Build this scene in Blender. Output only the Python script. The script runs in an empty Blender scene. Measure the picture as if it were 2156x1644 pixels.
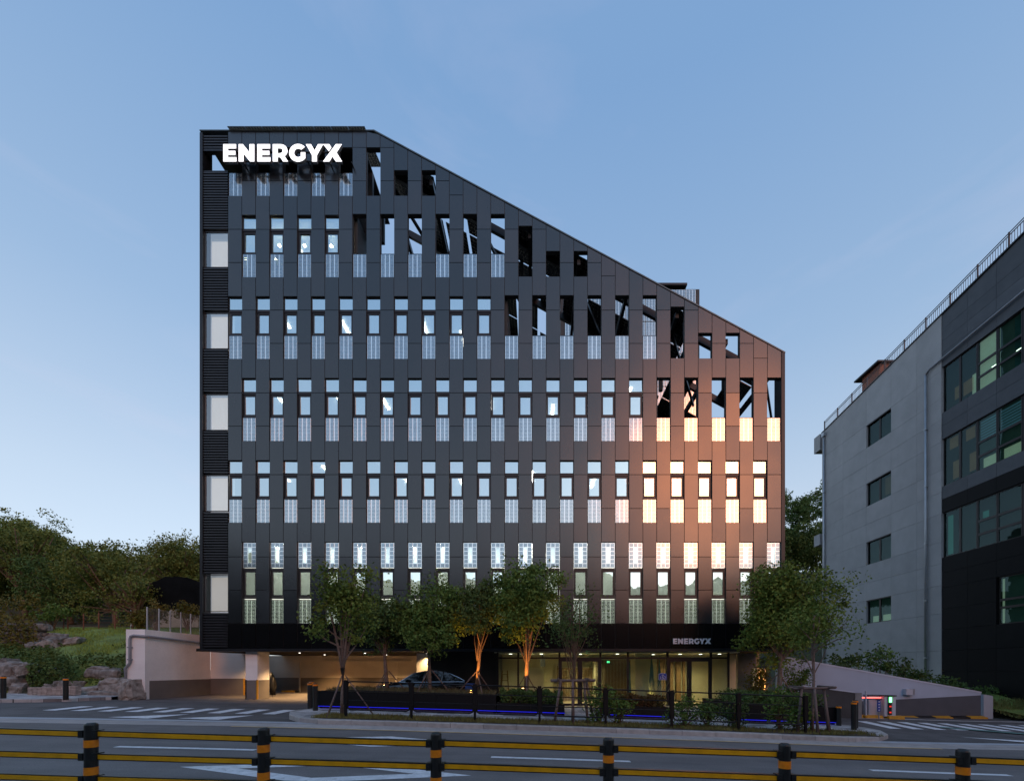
import bpy, math, random
import numpy as np
from mathutils import Vector, Euler, geometry
random.seed(7); RNG = np.random.default_rng(7)
SC = bpy.context.scene
COL = SC.collection

# ------------------------------------------------------------------ camera, sky, sun, exposure
F, VX, HY, CZ = 900.0, 1130.0, 1407.0, 1.84
cam = bpy.data.cameras.new('camera'); camo = bpy.data.objects.new('camera', cam); COL.objects.link(camo)
cam.sensor_fit = 'HORIZONTAL'; cam.sensor_width = 36.0; cam.lens = 36.0*F/2156.0
cam.shift_x = (1078-VX)/2156.0; cam.shift_y = (HY-822)/2156.0
cam.clip_end = 2000; cam.clip_start = 0.05
camo.location = (0, 0, CZ); camo.rotation_euler = (math.radians(90), 0, 0)
SC.camera = camo

SUN_EL, SUN_X, SUN_Y = math.radians(22.5), 0.37, -0.9
sun_az = math.atan2(SUN_X, SUN_Y)                     # from +Y towards +X
world = bpy.data.worlds.new('World'); SC.world = world; world.use_nodes = True
nt = world.node_tree; nt.nodes.clear()
N = nt.nodes.new; L = nt.links.new
wo = N('ShaderNodeOutputWorld'); bg = N('ShaderNodeBackground')
sky = N('ShaderNodeTexSky'); sky.sky_type = 'NISHITA'; sky.sun_disc = False
sky.sun_elevation = SUN_EL; sky.sun_rotation = sun_az
sky.altitude = 0; sky.air_density = 1.0; sky.dust_density = 1.0; sky.ozone_density = 2.4
# faint high cloud, spread over the whole sky
tc = N('ShaderNodeTexCoord'); mp = N('ShaderNodeMapping'); mp.inputs['Scale'].default_value = (1.0, 1.0, 3.2)
mp.inputs['Rotation'].default_value = (0.25, 0.35, 0.5)
nz = N('ShaderNodeTexNoise'); nz.inputs['Scale'].default_value = 2.1; nz.inputs['Detail'].default_value = 7; nz.inputs['Roughness'].default_value = .55
nz.inputs['Distortion'].default_value = .6
rp = N('ShaderNodeValToRGB'); rp.color_ramp.elements[0].position = .52; rp.color_ramp.elements[1].position = .82
rp.color_ramp.elements[0].color = (0, 0, 0, 1); rp.color_ramp.elements[1].color = (.20, .20, .20, 1)
mx = N('ShaderNodeMixRGB'); mx.blend_type = 'MIX'; mx.inputs['Color2'].default_value = (3.5, 3.1, 3.7, 1)
L(tc.outputs['Generated'], mp.inputs['Vector']); L(mp.outputs['Vector'], nz.inputs['Vector'])
# thin even haze over the whole dome: pale at the horizon, bluer overhead
sep = N('ShaderNodeSeparateXYZ'); L(tc.outputs['Generated'], sep.inputs['Vector'])
hz = N('ShaderNodeValToRGB'); L(sep.outputs['Z'], hz.inputs['Fac']); KH = 1/.227
for i, (p_, c_) in enumerate(((0.0, (.76, .80, .84)), (.30, (.57, .67, .78)), (.55, (.345, .50, .71)), (.8, (.22, .39, .66)))):
    e_ = hz.color_ramp.elements[i] if i < 2 else hz.color_ramp.elements.new(p_)
    e_.position = p_; e_.color = (*[v*KH*.1 for v in c_], 1)
hs = N('ShaderNodeMixRGB'); hs.blend_type = 'MULTIPLY'; hs.inputs['Fac'].default_value = 1; hs.inputs['Color2'].default_value = (10, 10, 10, 1); L(hz.outputs['Color'], hs.inputs['Color1'])
hm = N('ShaderNodeMixRGB'); hm.inputs['Fac'].default_value = .80; L(sky.outputs['Color'], hm.inputs['Color1']); L(hs.outputs['Color'], hm.inputs['Color2'])
L(nz.outputs['Fac'], rp.inputs['Fac']); L(rp.outputs['Color'], mx.inputs['Fac']); L(hm.outputs['Color'], mx.inputs['Color1'])
L(mx.outputs['Color'], bg.inputs['Color']); bg.inputs['Strength'].default_value = 0.15
L(bg.outputs['Background'], wo.inputs['Surface'])

sl = bpy.data.lights.new('sun', 'SUN'); so = bpy.data.objects.new('sun', sl); COL.objects.link(so)
sl.energy = 0.32; sl.color = (1.0, .245, .022); sl.angle = math.radians(19)
sd = Vector((SUN_X, SUN_Y, math.hypot(SUN_X, SUN_Y)*math.tan(SUN_EL))).normalized()
so.rotation_euler = sd.to_track_quat('Z', 'Y').to_euler(); so.location = sd*60
SC.view_settings.view_transform = 'Standard'; SC.view_settings.look = 'None'
SC.view_settings.exposure = 0.68; SC.view_settings.gamma = 1.0; SC.view_settings.use_curve_mapping = False
SC.cycles.use_denoising = True
SC.cycles.max_bounces = 6; SC.cycles.transparent_max_bounces = 12; SC.cycles.diffuse_bounces = 3; SC.cycles.glossy_bounces = 3
SC.cycles.sample_clamp_indirect = 6; SC.cycles.caustics_reflective = False; SC.cycles.caustics_refractive = False

# ------------------------------------------------------------------ materials
MATS = {}
def mat(name, col, rough=.6, metal=0.0, spec=.5, var=.18, vs=2.0, bump=0.0, bs=40.0, emit=None, es=0.0, col2=None, rand=0.0, rvar=0.0, coat=0.0):
    if name in MATS: return MATS[name]
    m = bpy.data.materials.new(name); m.use_nodes = True; t = m.node_tree; b = t.nodes['Principled BSDF']
    b.inputs['Roughness'].default_value = rough; b.inputs['Metallic'].default_value = metal
    b.inputs['Specular IOR Level'].default_value = spec
    if coat: b.inputs['Coat Weight'].default_value = coat; b.inputs['Coat Roughness'].default_value = .08
    g = t.nodes.new('ShaderNodeNewGeometry'); n = t.nodes.new('ShaderNodeTexNoise')
    n.inputs['Scale'].default_value = vs; n.inputs['Detail'].default_value = 5
    t.links.new(g.outputs['Position'], n.inputs['Vector'])
    r = t.nodes.new('ShaderNodeValToRGB'); r.color_ramp.elements[0].position = .3; r.color_ramp.elements[1].position = .7
    c2 = col2 or tuple(c*(1+var) for c in col); c1 = col if col2 else tuple(c*(1-var) for c in col)
    r.color_ramp.elements[0].color = (*c1, 1); r.color_ramp.elements[1].color = (*c2, 1)
    t.links.new(n.outputs['Fac'], r.inputs['Fac']); out = r.outputs['Color']
    if rand:
        oi = t.nodes.new('ShaderNodeObjectInfo'); h = t.nodes.new('ShaderNodeHueSaturation')
        mr = t.nodes.new('ShaderNodeMapRange'); mr.inputs['To Min'].default_value = 1-rand; mr.inputs['To Max'].default_value = 1+rand
        t.links.new(oi.outputs['Random'], mr.inputs['Value']); t.links.new(mr.outputs['Result'], h.inputs['Value'])
        t.links.new(out, h.inputs['Color']); out = h.outputs['Color']
    t.links.new(out, b.inputs['Base Color'])
    if rvar:
        mr = t.nodes.new('ShaderNodeMapRange'); mr.inputs['To Min'].default_value = rough-rvar; mr.inputs['To Max'].default_value = rough+rvar
        t.links.new(n.outputs['Fac'], mr.inputs['Value']); t.links.new(mr.outputs['Result'], b.inputs['Roughness'])
    if bump:
        n2 = t.nodes.new('ShaderNodeTexNoise'); n2.inputs['Scale'].default_value = bs; n2.inputs['Detail'].default_value = 4
        t.links.new(g.outputs['Position'], n2.inputs['Vector'])
        bp = t.nodes.new('ShaderNodeBump'); bp.inputs['Strength'].default_value = bump; bp.inputs['Distance'].default_value = .02
        t.links.new(n2.outputs['Fac'], bp.inputs['Height']); t.links.new(bp.outputs['Normal'], b.inputs['Normal'])
    if emit:
        b.inputs['Emission Color'].default_value = (*emit, 1); b.inputs['Emission Strength'].default_value = es
    MATS[name] = m; return m
def glass(name, refl=.5, tint=(.85, .95, .97), gl=(1, 1, 1), rough=.015, wave=0.0):
    m = bpy.data.materials.new(name); m.use_nodes = True; t = m.node_tree; t.nodes.clear()
    o = t.nodes.new('ShaderNodeOutputMaterial'); x = t.nodes.new('ShaderNodeMixShader'); tr = t.nodes.new('ShaderNodeBsdfTransparent'); g = t.nodes.new('ShaderNodeBsdfGlossy')
    tr.inputs['Color'].default_value = (*tint, 1); g.inputs['Color'].default_value = (*gl, 1); g.inputs['Roughness'].default_value = rough
    fr = t.nodes.new('ShaderNodeFresnel'); fr.inputs['IOR'].default_value = 1.57
    ad = t.nodes.new('ShaderNodeMath'); ad.operation = 'ADD'; ad.use_clamp = True; ad.inputs[1].default_value = refl
    gb = t.nodes.new('ShaderNodeNewGeometry'); iv = t.nodes.new('ShaderNodeMath'); iv.operation = 'SUBTRACT'; iv.inputs[0].default_value = 1; t.links.new(gb.outputs['Backfacing'], iv.inputs[1])
    ml = t.nodes.new('ShaderNodeMath'); ml.operation = 'MULTIPLY'; t.links.new(ad.outputs[0], ml.inputs[0]); t.links.new(iv.outputs[0], ml.inputs[1])
    t.links.new(fr.outputs['Fac'], ad.inputs[0]); t.links.new(ml.outputs[0], x.inputs['Fac'])
    if wave:
        gm = t.nodes.new('ShaderNodeNewGeometry'); n2 = t.nodes.new('ShaderNodeTexNoise'); n2.inputs['Scale'].default_value = 1.3
        t.links.new(gm.outputs['Position'], n2.inputs['Vector'])
        bp = t.nodes.new('ShaderNodeBump'); bp.inputs['Strength'].default_value = wave; bp.inputs['Distance'].default_value = .05
        t.links.new(n2.outputs['Fac'], bp.inputs['Height']); t.links.new(bp.outputs['Normal'], g.inputs['Normal'])
    t.links.new(tr.outputs['BSDF'], x.inputs[1]); t.links.new(g.outputs['BSDF'], x.inputs[2]); t.links.new(x.outputs['Shader'], o.inputs['Surface'])
    MATS[name] = m; return m

M_panel = mat('facade_panel', (.008, .009, .012), .25, 0, .85, var=.2, vs=.8, rand=.3, rvar=.05, bump=.035, bs=1.1)
M_fascia = mat('fascia_panel', (.004, .004, .005), .2, 0, .4, var=.1)
M_louvre = mat('louvre_metal', (.032, .033, .037), .35, .3, .5, var=.1)
M_trim = mat('dark_trim', (.022, .023, .026), .35, .4, .5, var=.1)
MATS['facade_panel'].node_tree.nodes['Principled BSDF'].inputs['IOR'].default_value = 1.57
def rough_by_object(m, base, amt):
    t = m.node_tree; b = t.nodes['Principled BSDF']; oi = t.nodes.new('ShaderNodeObjectInfo'); mr = t.nodes.new('ShaderNodeMapRange'); mr.inputs['To Min'].default_value = -amt; mr.inputs['To Max'].default_value = amt
    ad = t.nodes.new('ShaderNodeMath'); src = b.inputs['Roughness'].links[0].from_socket; t.links.new(oi.outputs['Random'], mr.inputs['Value']); t.links.new(mr.outputs['Result'], ad.inputs[0]); t.links.new(src, ad.inputs[1]); t.links.new(ad.outputs[0], b.inputs['Roughness'])
rough_by_object(M_panel, .25, .05)
M_frame = mat('window_frame', (.022, .018, .020), .35, .2, .5, var=.1)
M_cell = mat('solar_cell', (.34, .40, .44), .14, 1.0, .8, var=.12, vs=5)
M_cellline = mat('cell_busbar', (.95, 1.0, 1.0), .15, .8, .6, var=.03)
M_pane = glass('window_glass', .72, (.88, .95, .92), (.86, .98, 1.0), wave=.05)
M_cornerglass = glass('corner_glass', .20, (.92, .95, .96), wave=.03)
M_pvglass = glass('solar_glass', .55, (.88, .95, .92), (.95, .99, 1.0))
M_lobbyglass = glass('lobby_glass', .10, (.86, .92, .86))
M_nglass = glass('neighbour_glass', .02, (.66, .78, .72), (.35, .5, .52), wave=.08)
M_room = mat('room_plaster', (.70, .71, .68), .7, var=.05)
M_roomlight = mat('room_lamp', (.9, .9, .9), .5, emit=(1, .95, .86), es=12)
M_warmspot = mat('warm_spot_lamp', (.9, .9, .9), .5, emit=(1, .86, .55), es=60)
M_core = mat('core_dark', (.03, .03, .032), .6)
M_steel = mat('black_steel', (.022, .022, .024), .4, .5)
M_pv = mat('pv_module', (.012, .013, .018), .25, 0, .6)
M_pvline = mat('pv_gridline', (.55, .50, .42), .5)
M_signface = mat('sign_face', (.9, .9, .9), .5, emit=(1, .97, 1.0), es=1.0)
M_signside = mat('sign_side', (.26, .27, .28), .4, .3)
M_signflat = mat('sign_letter_grey', (.62, .62, .66), .5, .0)
M_concw = mat('white_render', (.88, .85, .83), .85, var=.06, vs=.7, bump=.1, bs=60)
M_concg = mat('grey_band_paint', (.185, .165, .15), .75, var=.08)
M_beige = mat('garage_wall', (.60, .53, .44), .8, var=.06)
M_brownband = mat('garage_band', (.19, .155, .125), .75, var=.08)
M_soffit = mat('soffit_metal', (.035, .031, .028), .9, 0, .05)
M_asph = mat('asphalt', (.190, .170, .163), .85, 0, .3, var=.10, vs=1.1, bump=.5, bs=90)
M_asph2 = mat('asphalt_fresh', (.105, .093, .089), .85, var=.25, vs=1.5, bump=.5, bs=90)
M_conc = mat('gutter_concrete', (.42, .37, .345), .85, var=.14, vs=3, bump=.25, bs=60)
M_kerb = mat('kerb_granite', (.40, .375, .355), .8, var=.14, vs=6, bump=.3, bs=120, rand=.12)
M_flush = mat('flush_kerb', (.42, .43, .46), .8, var=.1, vs=4)
M_white = mat('road_white', (.74, .73, .74), .75, var=.14, vs=7, bump=.2, bs=120)
M_yellow = mat('road_yellow', (.58, .40, .20), .75, var=.15, vs=6)
M_green = mat('road_green', (.12, .22, .19), .8, var=.1)
M_bpost = mat('barrier_black', (.016, .016, .015), .38, 0, .5, var=.2, vs=9)
M_bor = mat('barrier_orange', (.98, .28, .010), .35, 0, .5, var=.12, vs=20)
M_byel = mat('barrier_yellow', (.95, .43, .004), .42, 0, .5, var=.16, vs=7, bump=.15, bs=50)
M_fence = mat('fence_black', (.006, .005, .005), .5, 0, .3)
M_planter = mat('planter_black', (.006, .006, .007), .45, 0, .3)
M_led = mat('blue_led', (.02, .02, .3), .5, emit=(.02, .025, 1.0), es=.5)
M_soil = mat('soil', (.075, .052, .036), .95, var=.35, vs=9, bump=.6, bs=30)
M_grass = mat('grass_blade', (.19, .175, .055), .8, var=.35, vs=2, spec=.2)
M_lawn = mat('lawn', (.16, .22, .045), .9, var=.35, vs=1.2, bump=.5, bs=25)
M_bark = mat('bark', (.20, .150, .125), .9, var=.3, vs=14, bump=.5, bs=50)
M_barkd = mat('bark_brown', (.15, .095, .06), .9, var=.3, vs=14, bump=.5, bs=50)
M_stake = mat('timber_stake', (.17, .125, .11), .85, var=.25, vs=9)
def leafmat(name, a, b): return mat(name, a, .75, 0, .2, col2=b, vs=1.7)
M_leafA = leafmat('leaf_olive', (.085, .15, .030), (.17, .225, .042))
M_leafB = leafmat('leaf_dark', (.055, .100, .030), (.10, .155, .040))
M_leafC = leafmat('leaf_green', (.075, .145, .032), (.135, .215, .046))
M_leafD = leafmat('leaf_wood', (.085, .14, .032), (.20, .205, .050))
M_leafE = leafmat('leaf_ivy', (.055, .105, .030), (.11, .165, .045))
M_leafF = leafmat('leaf_autumn', (.11, .045, .018), (.085, .075, .020))
M_leafG = leafmat('leaf_yellow', (.10, .11, .020), (.17, .13, .03))
M_rock = mat('rock', (.13, .11, .095), .95, 0, .2, vs=5, bump=1.0, bs=14, rand=.3, col2=(.36,.33,.30))
M_rust = mat('rust_post', (.20, .075, .045), .8, var=.3)
M_mesh = mat('mesh_fence_net', (.17, .16, .15), .8)
M_galv = mat('galvanised', (.40, .42, .45), .4, .6, var=.1)
M_pipe = mat('grey_pipe', (.27, .28, .31), .5, .1, var=.1)
M_net = mat('shade_net', (.005, .006, .007), .9, 0, .1, var=.4, vs=1.5, bump=.6, bs=6)
M_nlight = mat('neighbour_panel_grey', (.40, .395, .40), .6, .0, .3, var=.06, vs=1, rand=.06)
M_ndark = mat('neighbour_panel_dark', (.085, .092, .105), .5, 0, .3, var=.12, vs=2, rand=.14)
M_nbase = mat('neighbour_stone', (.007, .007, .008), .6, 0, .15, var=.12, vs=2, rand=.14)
M_brick = mat('rooftop_brick', (.28, .10, .06), .85, var=.3, vs=12)
M_rail = mat('roof_rail', (.07, .055, .055), .5, .3)
M_black = mat('black_plastic', (.012, .012, .013), .4)
M_yk = mat('yellow_kerb', (.55, .27, .02), .6, var=.15, vs=8)
M_car = mat('car_paint', (.006, .007, .010), .2, 0, .6, var=.05, coat=1.0)
M_carglass = mat('car_glass', (.010, .013, .017), .05, 0, .8, var=.05)
M_chrome = mat('chrome', (.6, .6, .62), .15, 1.0, var=.03)
M_tyre = mat('tyre', (.02, .02, .02), .8)
M_bluebin = mat('blue_bin', (.02, .10, .42), .5, var=.1)
M_kiosk = mat('kiosk_white', (.50, .52, .58), .5, var=.05)
M_lightwhite = mat('downlight', (.9, .9, .9), .5, emit=(1, .93, .8), es=3)
M_lobbywall = mat('lobby_wall', (.60, .55, .41), .7, var=.06)
M_wood = mat('lobby_wood', (.22, .13, .06), .6, var=.2, vs=6)
M_teal = mat('teal_fabric', (.05, .14, .15), .8, var=.2, vs=6)
M_plate = mat('plate_blue', (.012, .045, .34), .5, var=.05)
M_platew = mat('plate_white', (.6, .62, .68), .5)
M_red = mat('red_led', (.5, .02, .02), .4, emit=(1, .10, .08), es=3.0)
M_greenled = mat('green_led', (.1, .6, .1), .4, emit=(.15, 1, .25), es=3.0)
M_exit = mat('exit_green', (.05, .5, .2), .4, emit=(.1, .9, .35), es=2.0)
M_dirt = mat('hill_soil', (.055, .052, .026), .95, var=.4, vs=.4)
M_paver = mat('paver_block', (.36, .29, .25), .85, var=.2, vs=8, rand=.2)
M_curtain = mat('blind', (.30, .42, .36), .8, var=.06)

def paving_material():
    m = bpy.data.materials.new('sidewalk_paving'); m.use_nodes = True; t = m.node_tree; b = t.nodes['Principled BSDF']; b.inputs['Roughness'].default_value = .8
    g = t.nodes.new('ShaderNodeNewGeometry'); br = t.nodes.new('ShaderNodeTexBrick')
    br.inputs['Scale'].default_value = 1.0; br.inputs['Brick Width'].default_value = .6; br.inputs['Row Height'].default_value = .3; br.inputs['Mortar Size'].default_value = .006
    br.inputs['Color1'].default_value = (.78, .74, .72, 1); br.inputs['Color2'].default_value = (.26, .24, .24, 1); br.inputs['Mortar'].default_value = (.10, .10, .10, 1)
    n = t.nodes.new('ShaderNodeTexNoise'); n.inputs['Scale'].default_value = 5; mm = t.nodes.new('ShaderNodeMixRGB'); mm.blend_type = 'MULTIPLY'; mm.inputs['Fac'].default_value = .5
    t.links.new(g.outputs['Position'], br.inputs['Vector']); t.links.new(g.outputs['Position'], n.inputs['Vector'])
    t.links.new(br.outputs['Color'], mm.inputs['Color1']); t.links.new(n.outputs['Fac'], mm.inputs['Color2']); t.links.new(mm.outputs['Color'], b.inputs['Base Color'])
    return m
M_pave = paving_material()
def streaks(m, amt=.22):
    t = m.node_tree; b = t.nodes['Principled BSDF']; src = b.inputs['Base Color'].links[0].from_socket
    g = t.nodes.new('ShaderNodeNewGeometry'); mp_ = t.nodes.new('ShaderNodeMapping'); mp_.inputs['Scale'].default_value = (.12, 1.3, 1)
    n = t.nodes.new('ShaderNodeTexNoise'); n.inputs['Scale'].default_value = 1.0; n.inputs['Detail'].default_value = 6; n.inputs['Roughness'].default_value = .65
    n2 = t.nodes.new('ShaderNodeTexNoise'); n2.inputs['Scale'].default_value = 60; n2.inputs['Detail'].default_value = 2
    r = t.nodes.new('ShaderNodeMapRange'); r.inputs['From Min'].default_value = .3; r.inputs['From Max'].default_value = .7; r.inputs['To Min'].default_value = 1-amt; r.inputs['To Max'].default_value = 1+amt
    r2 = t.nodes.new('ShaderNodeMapRange'); r2.inputs['From Min'].default_value = .3; r2.inputs['From Max'].default_value = .7; r2.inputs['To Min'].default_value = .82; r2.inputs['To Max'].default_value = 1.18
    mu = t.nodes.new('ShaderNodeMath'); mu.operation = 'MULTIPLY'; h = t.nodes.new('ShaderNodeHueSaturation')
    t.links.new(g.outputs['Position'], mp_.inputs['Vector']); t.links.new(mp_.outputs['Vector'], n.inputs['Vector']); t.links.new(g.outputs['Position'], n2.inputs['Vector'])
    t.links.new(n.outputs['Fac'], r.inputs['Value']); t.links.new(n2.outputs['Fac'], r2.inputs['Value']); t.links.new(r.outputs['Result'], mu.inputs[0]); t.links.new(r2.outputs['Result'], mu.inputs[1])
    t.links.new(mu.outputs[0], h.inputs['Value']); t.links.new(src, h.inputs['Color']); t.links.new(h.outputs['Color'], b.inputs['Base Color'])
for m_ in (M_asph, M_asph2, M_conc): streaks(m_)
for m_ in (M_concw, M_nlight, M_beige): streaks(m_, .07)
def worn(m, under=(.10, .10, .105)):
    t = m.node_tree; b = t.nodes['Principled BSDF']; src = b.inputs['Base Color'].links[0].from_socket
    g = t.nodes.new('ShaderNodeNewGeometry'); n = t.nodes.new('ShaderNodeTexNoise'); n.inputs['Scale'].default_value = 9; n.inputs['Detail'].default_value = 9; n.inputs['Roughness'].default_value = .75
    r = t.nodes.new('ShaderNodeValToRGB'); r.color_ramp.elements[0].position = .56; r.color_ramp.elements[1].position = .72; mx_ = t.nodes.new('ShaderNodeMixRGB'); mx_.inputs['Color2'].default_value = (*under, 1)
    t.links.new(g.outputs['Position'], n.inputs['Vector']); t.links.new(n.outputs['Fac'], r.inputs['Fac']); t.links.new(r.outputs['Color'], mx_.inputs['Fac']); t.links.new(src, mx_.inputs['Color1']); t.links.new(mx_.outputs['Color'], b.inputs['Base Color'])
worn(M_white); worn(M_yellow, (.25, .22, .2))

# ------------------------------------------------------------------ mesh helpers
class MB:
    def __init__(s): s.v = []; s.f = []
    def add(s, vs, fs):
        o = len(s.v); s.v += [tuple(v) for v in vs]; s.f += [tuple(i+o for i in f) for f in fs]; return s
    def box(s, x0, x1, y0, y1, z0, z1):
        return s.add([(x0,y0,z0),(x1,y0,z0),(x1,y1,z0),(x0,y1,z0),(x0,y0,z1),(x1,y0,z1),(x1,y1,z1),(x0,y1,z1)],
                     [(0,3,2,1),(4,5,6,7),(0,1,5,4),(1,2,6,5),(2,3,7,6),(3,0,4,7)])
    def hexa(s, b, t): return s.add(list(b)+list(t), [(3,2,1,0),(4,5,6,7),(0,1,5,4),(1,2,6,5),(2,3,7,6),(3,0,4,7)])
    def quad(s, a, b, c, d): return s.add([a,b,c,d], [(0,1,2,3)])
    def prism_xz(s, pts, y0, y1):                       # polygon in x,z, (counter-clockwise seen from -Y), extruded along y
        n = len(pts); vs = [(x,y0,z) for x,z in pts]+[(x,y1,z) for x,z in pts]
        fs = [tuple(range(n)), tuple(range(2*n-1, n-1, -1))]+[((i+1)%n, i, i+n, (i+1)%n+n) for i in range(n)]
        return s.add(vs, fs)
    def prism_xy(s, pts, z0, z1):
        n = len(pts); vs = [(x,y,z0) for x,y in pts]+[(x,y,z1) for x,y in pts]
        fs = [tuple(range(n-1,-1,-1)), tuple(range(n, 2*n))]+[(i, (i+1)%n, (i+1)%n+n, i+n) for i in range(n)]
        return s.add(vs, fs)
    def tube(s, path, rads, n=6, cap=True):
        path = [Vector(p) for p in path]; o = len(s.v); k = len(path)
        if isinstance(rads, (int, float)): rads = [rads]*k
        for i, p in enumerate(path):
            d = (path[min(i+1,k-1)]-path[max(i-1,0)])
            d = d.normalized() if d.length > 1e-9 else Vector((0,0,1))
            u = d.cross(Vector((0,0,1)))
            if u.length < 1e-3: u = d.cross(Vector((0,1,0)))
            u.normalize(); w = d.cross(u)
            for j in range(n):
                a = 2*math.pi*j/n; q = p+u*math.cos(a)*rads[i]+w*math.sin(a)*rads[i]; s.v.append(tuple(q))
        for i in range(k-1):
            for j in range(n):
                a = o+i*n+j; b = o+i*n+(j+1)%n; s.f.append((a, b, b+n, a+n))
        if cap: s.f.append(tuple(o+j for j in range(n-1,-1,-1))); s.f.append(tuple(o+(k-1)*n+j for j in range(n)))
        return s
    def cyl(s, x, y, z0, z1, r, n=16, r2=None): return s.tube([(x,y,z0),(x,y,z1)], [r, r2 if r2 is not None else r], n)
    def beam(s, a, b, w, h):                            # rectangular bar from a to b, w sideways, h upwards
        a = Vector(a); b = Vector(b); d = (b-a).normalized(); u = d.cross(Vector((0,0,1)))
        if u.length < 1e-3: u = Vector((1,0,0))
        u.normalize(); t = u.cross(d); u *= w/2; t *= h/2
        return s.hexa([a-u-t, a+u-t, b+u-t, b-u-t], [a-u+t, a+u+t, b+u+t, b-u+t])
def wloc(o):
    v = Vector((0,0,0))
    while o is not None: v += o.location; o = o.parent
    return v
def link(name, me, parent=None, loc=None):
    o = bpy.data.objects.new(name, me); COL.objects.link(o); L0 = Vector(loc) if loc is not None else Vector((0,0,0))
    if parent is not None: o.parent = parent; o.location = L0-wloc(parent)
    else: o.location = L0
    return o
def mesh(name, mb, m, smooth=False):
    me = bpy.data.meshes.new(name); me.from_pydata(mb.v, [], mb.f); me.materials.append(m)
    if smooth: me.polygons.foreach_set('use_smooth', [True]*len(me.polygons))
    me.update(); return me
def obj(name, mb, m, parent=None, loc=None, smooth=False):   # mesh in world coordinates, or local to loc when loc is given
    return link(name, mesh(name, mb, m, smooth), parent, loc)
def tag(o, label=None, cat=None, group=None, kind=None):
    if label: o['label'] = label
    if cat: o['category'] = cat
    if group: o['group'] = group
    if kind: o['kind'] = kind
    return o
def thing(name, label, cat, loc=(0,0,0), group=None):
    o = bpy.data.objects.new(name, None); COL.objects.link(o); o.location = loc; o.empty_display_size = .2
    return tag(o, label, cat, group)
def struct(name, mb, m, smooth=False): return tag(obj(name, mb, m, smooth=smooth), kind='structure')
def P(px, py, Y): return Vector(((px-VX)*Y/F, Y, CZ+(HY-py)*Y/F))
def spot(name, parent, loc, target, energy, color, angle=90, blend=.6, r=.05):
    l = bpy.data.lights.new(name, 'SPOT'); l.energy = energy; l.color = color; l.spot_size = math.radians(angle); l.spot_blend = blend; l.shadow_soft_size = r
    o = bpy.data.objects.new(name, l); COL.objects.link(o); o.parent = parent; o.location = Vector(loc)-wloc(parent)
    o.rotation_euler = (Vector(target)-Vector(loc)).to_track_quat('-Z', 'Y').to_euler(); return o
def point(name, parent, loc, energy, color, r=.1):
    l = bpy.data.lights.new(name, 'POINT'); l.energy = energy; l.color = color; l.shadow_soft_size = r
    o = bpy.data.objects.new(name, l); COL.objects.link(o); o.parent = parent; o.location = Vector(loc)-wloc(parent); return o

# ------------------------------------------------------------------ ground heights
def interp(x, xs, ys):
    x = min(max(x, xs[0]), xs[-1])
    for i in range(len(xs)-1):
        if x <= xs[i+1]:
            h = xs[i+1]-xs[i]; t = (x-xs[i])/h
            def sl(k):
                if k == 0: return (ys[1]-ys[0])/(xs[1]-xs[0])
                if k == len(xs)-1: return (ys[-1]-ys[-2])/(xs[-1]-xs[-2])
                return (ys[k+1]-ys[k-1])/(xs[k+1]-xs[k-1])
            m0, m1 = sl(i)*h, sl(i+1)*h
            return (2*t**3-3*t*t+1)*ys[i]+(t**3-2*t*t+t)*m0+(-2*t**3+3*t*t)*ys[i+1]+(t**3-t*t)*m1
def zr(x): return interp(x, [-120,-60,-30,-15.6,-7.6,0,5,10,14.65,20,40,120], [1.3,.85,.55,.33,.19,-.03,-.20,-.385,-.48,-.55,-.75,-1.2])
def sm(t): t = min(max(t, 0), 1); return t*t*(3-2*t)
def zg(x, y):
    a = interp(x, [-120,-20,-13,0,9,14,20,40,120], [.05,.08,.06,.05,.16,.16,.08,.08,.08])
    return zr(x)+a*sm((y-13.2)/5.0)
def zi(x, y):                                           # top of the pavement island in front of the building
    b = interp(x, [-30,-8,-4,0,5,12,30], [.36,.34,.18,.02,0,-.12,-.3])
    t = sm((y-16.2)/3.0); return (zr(x)+.15)*(1-t)+b*t
def sheet(x0, x1, y0, y1, fn, dz=0.0, nx=20, ny=4):
    mb = MB(); vs = []; fs = []
    for j in range(ny+1):
        for i in range(nx+1):
            x = x0+(x1-x0)*i/nx; y = y0+(y1-y0)*j/ny; vs.append((x, y, fn(x, y)+dz))
    for j in range(ny):
        for i in range(nx): a = j*(nx+1)+i; fs.append((a, a+1, a+nx+2, a+nx+1))
    return mb.add(vs, fs)
def bank(x, y):                                          # hillside left of the garage wall and the wooded slopes behind
    z = interp(y, [18.6,19.6,20.3,21.0,22.5,25,28,34,45,60,80,140], [.35,.45,.8,1.9,2.6,3.45,4.35,4.9,7.6,12.0,16,22])
    return z

# ================================================================== THE SETTING
def far_ground(x, y):
    if y < 12: return zr(x)-.12
    return zg(x, y)-.12
struct('ground', sheet(-150, 150, -70, 200, far_ground, 0, 60, 54), M_dirt)
struct('road', sheet(-70, 70, -14, 12.06, lambda x, y: zr(x), 0, 90, 6), M_asph)
struct('driveway', sheet(-45, 45, 12.80, 30, zg, -.004, 90, 24), M_asph2)
g = struct('gutter', sheet(-60, 60, 12.06, 12.88, lambda x, y: zr(x), .004, 90, 1), M_conc)
for (a, b) in ((-45, -6.5), (9.6, 45)):
    struct('flush_kerb', sheet(a, b, 12.86, 13.18, lambda x, y: zr(x), .010, 40, 1), M_flush)
def roadpoly(pts, fn=lambda x, y: zr(x), dz=.008): return MB().add([(x, y, fn(x, y)+dz) for x, y in pts], [tuple(range(len(pts)))])
struct('kerb_line', sheet(-8.6, 11.4, 11.97, 12.09, lambda x, y: zr(x), .009, 40, 1), M_yellow)
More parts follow.
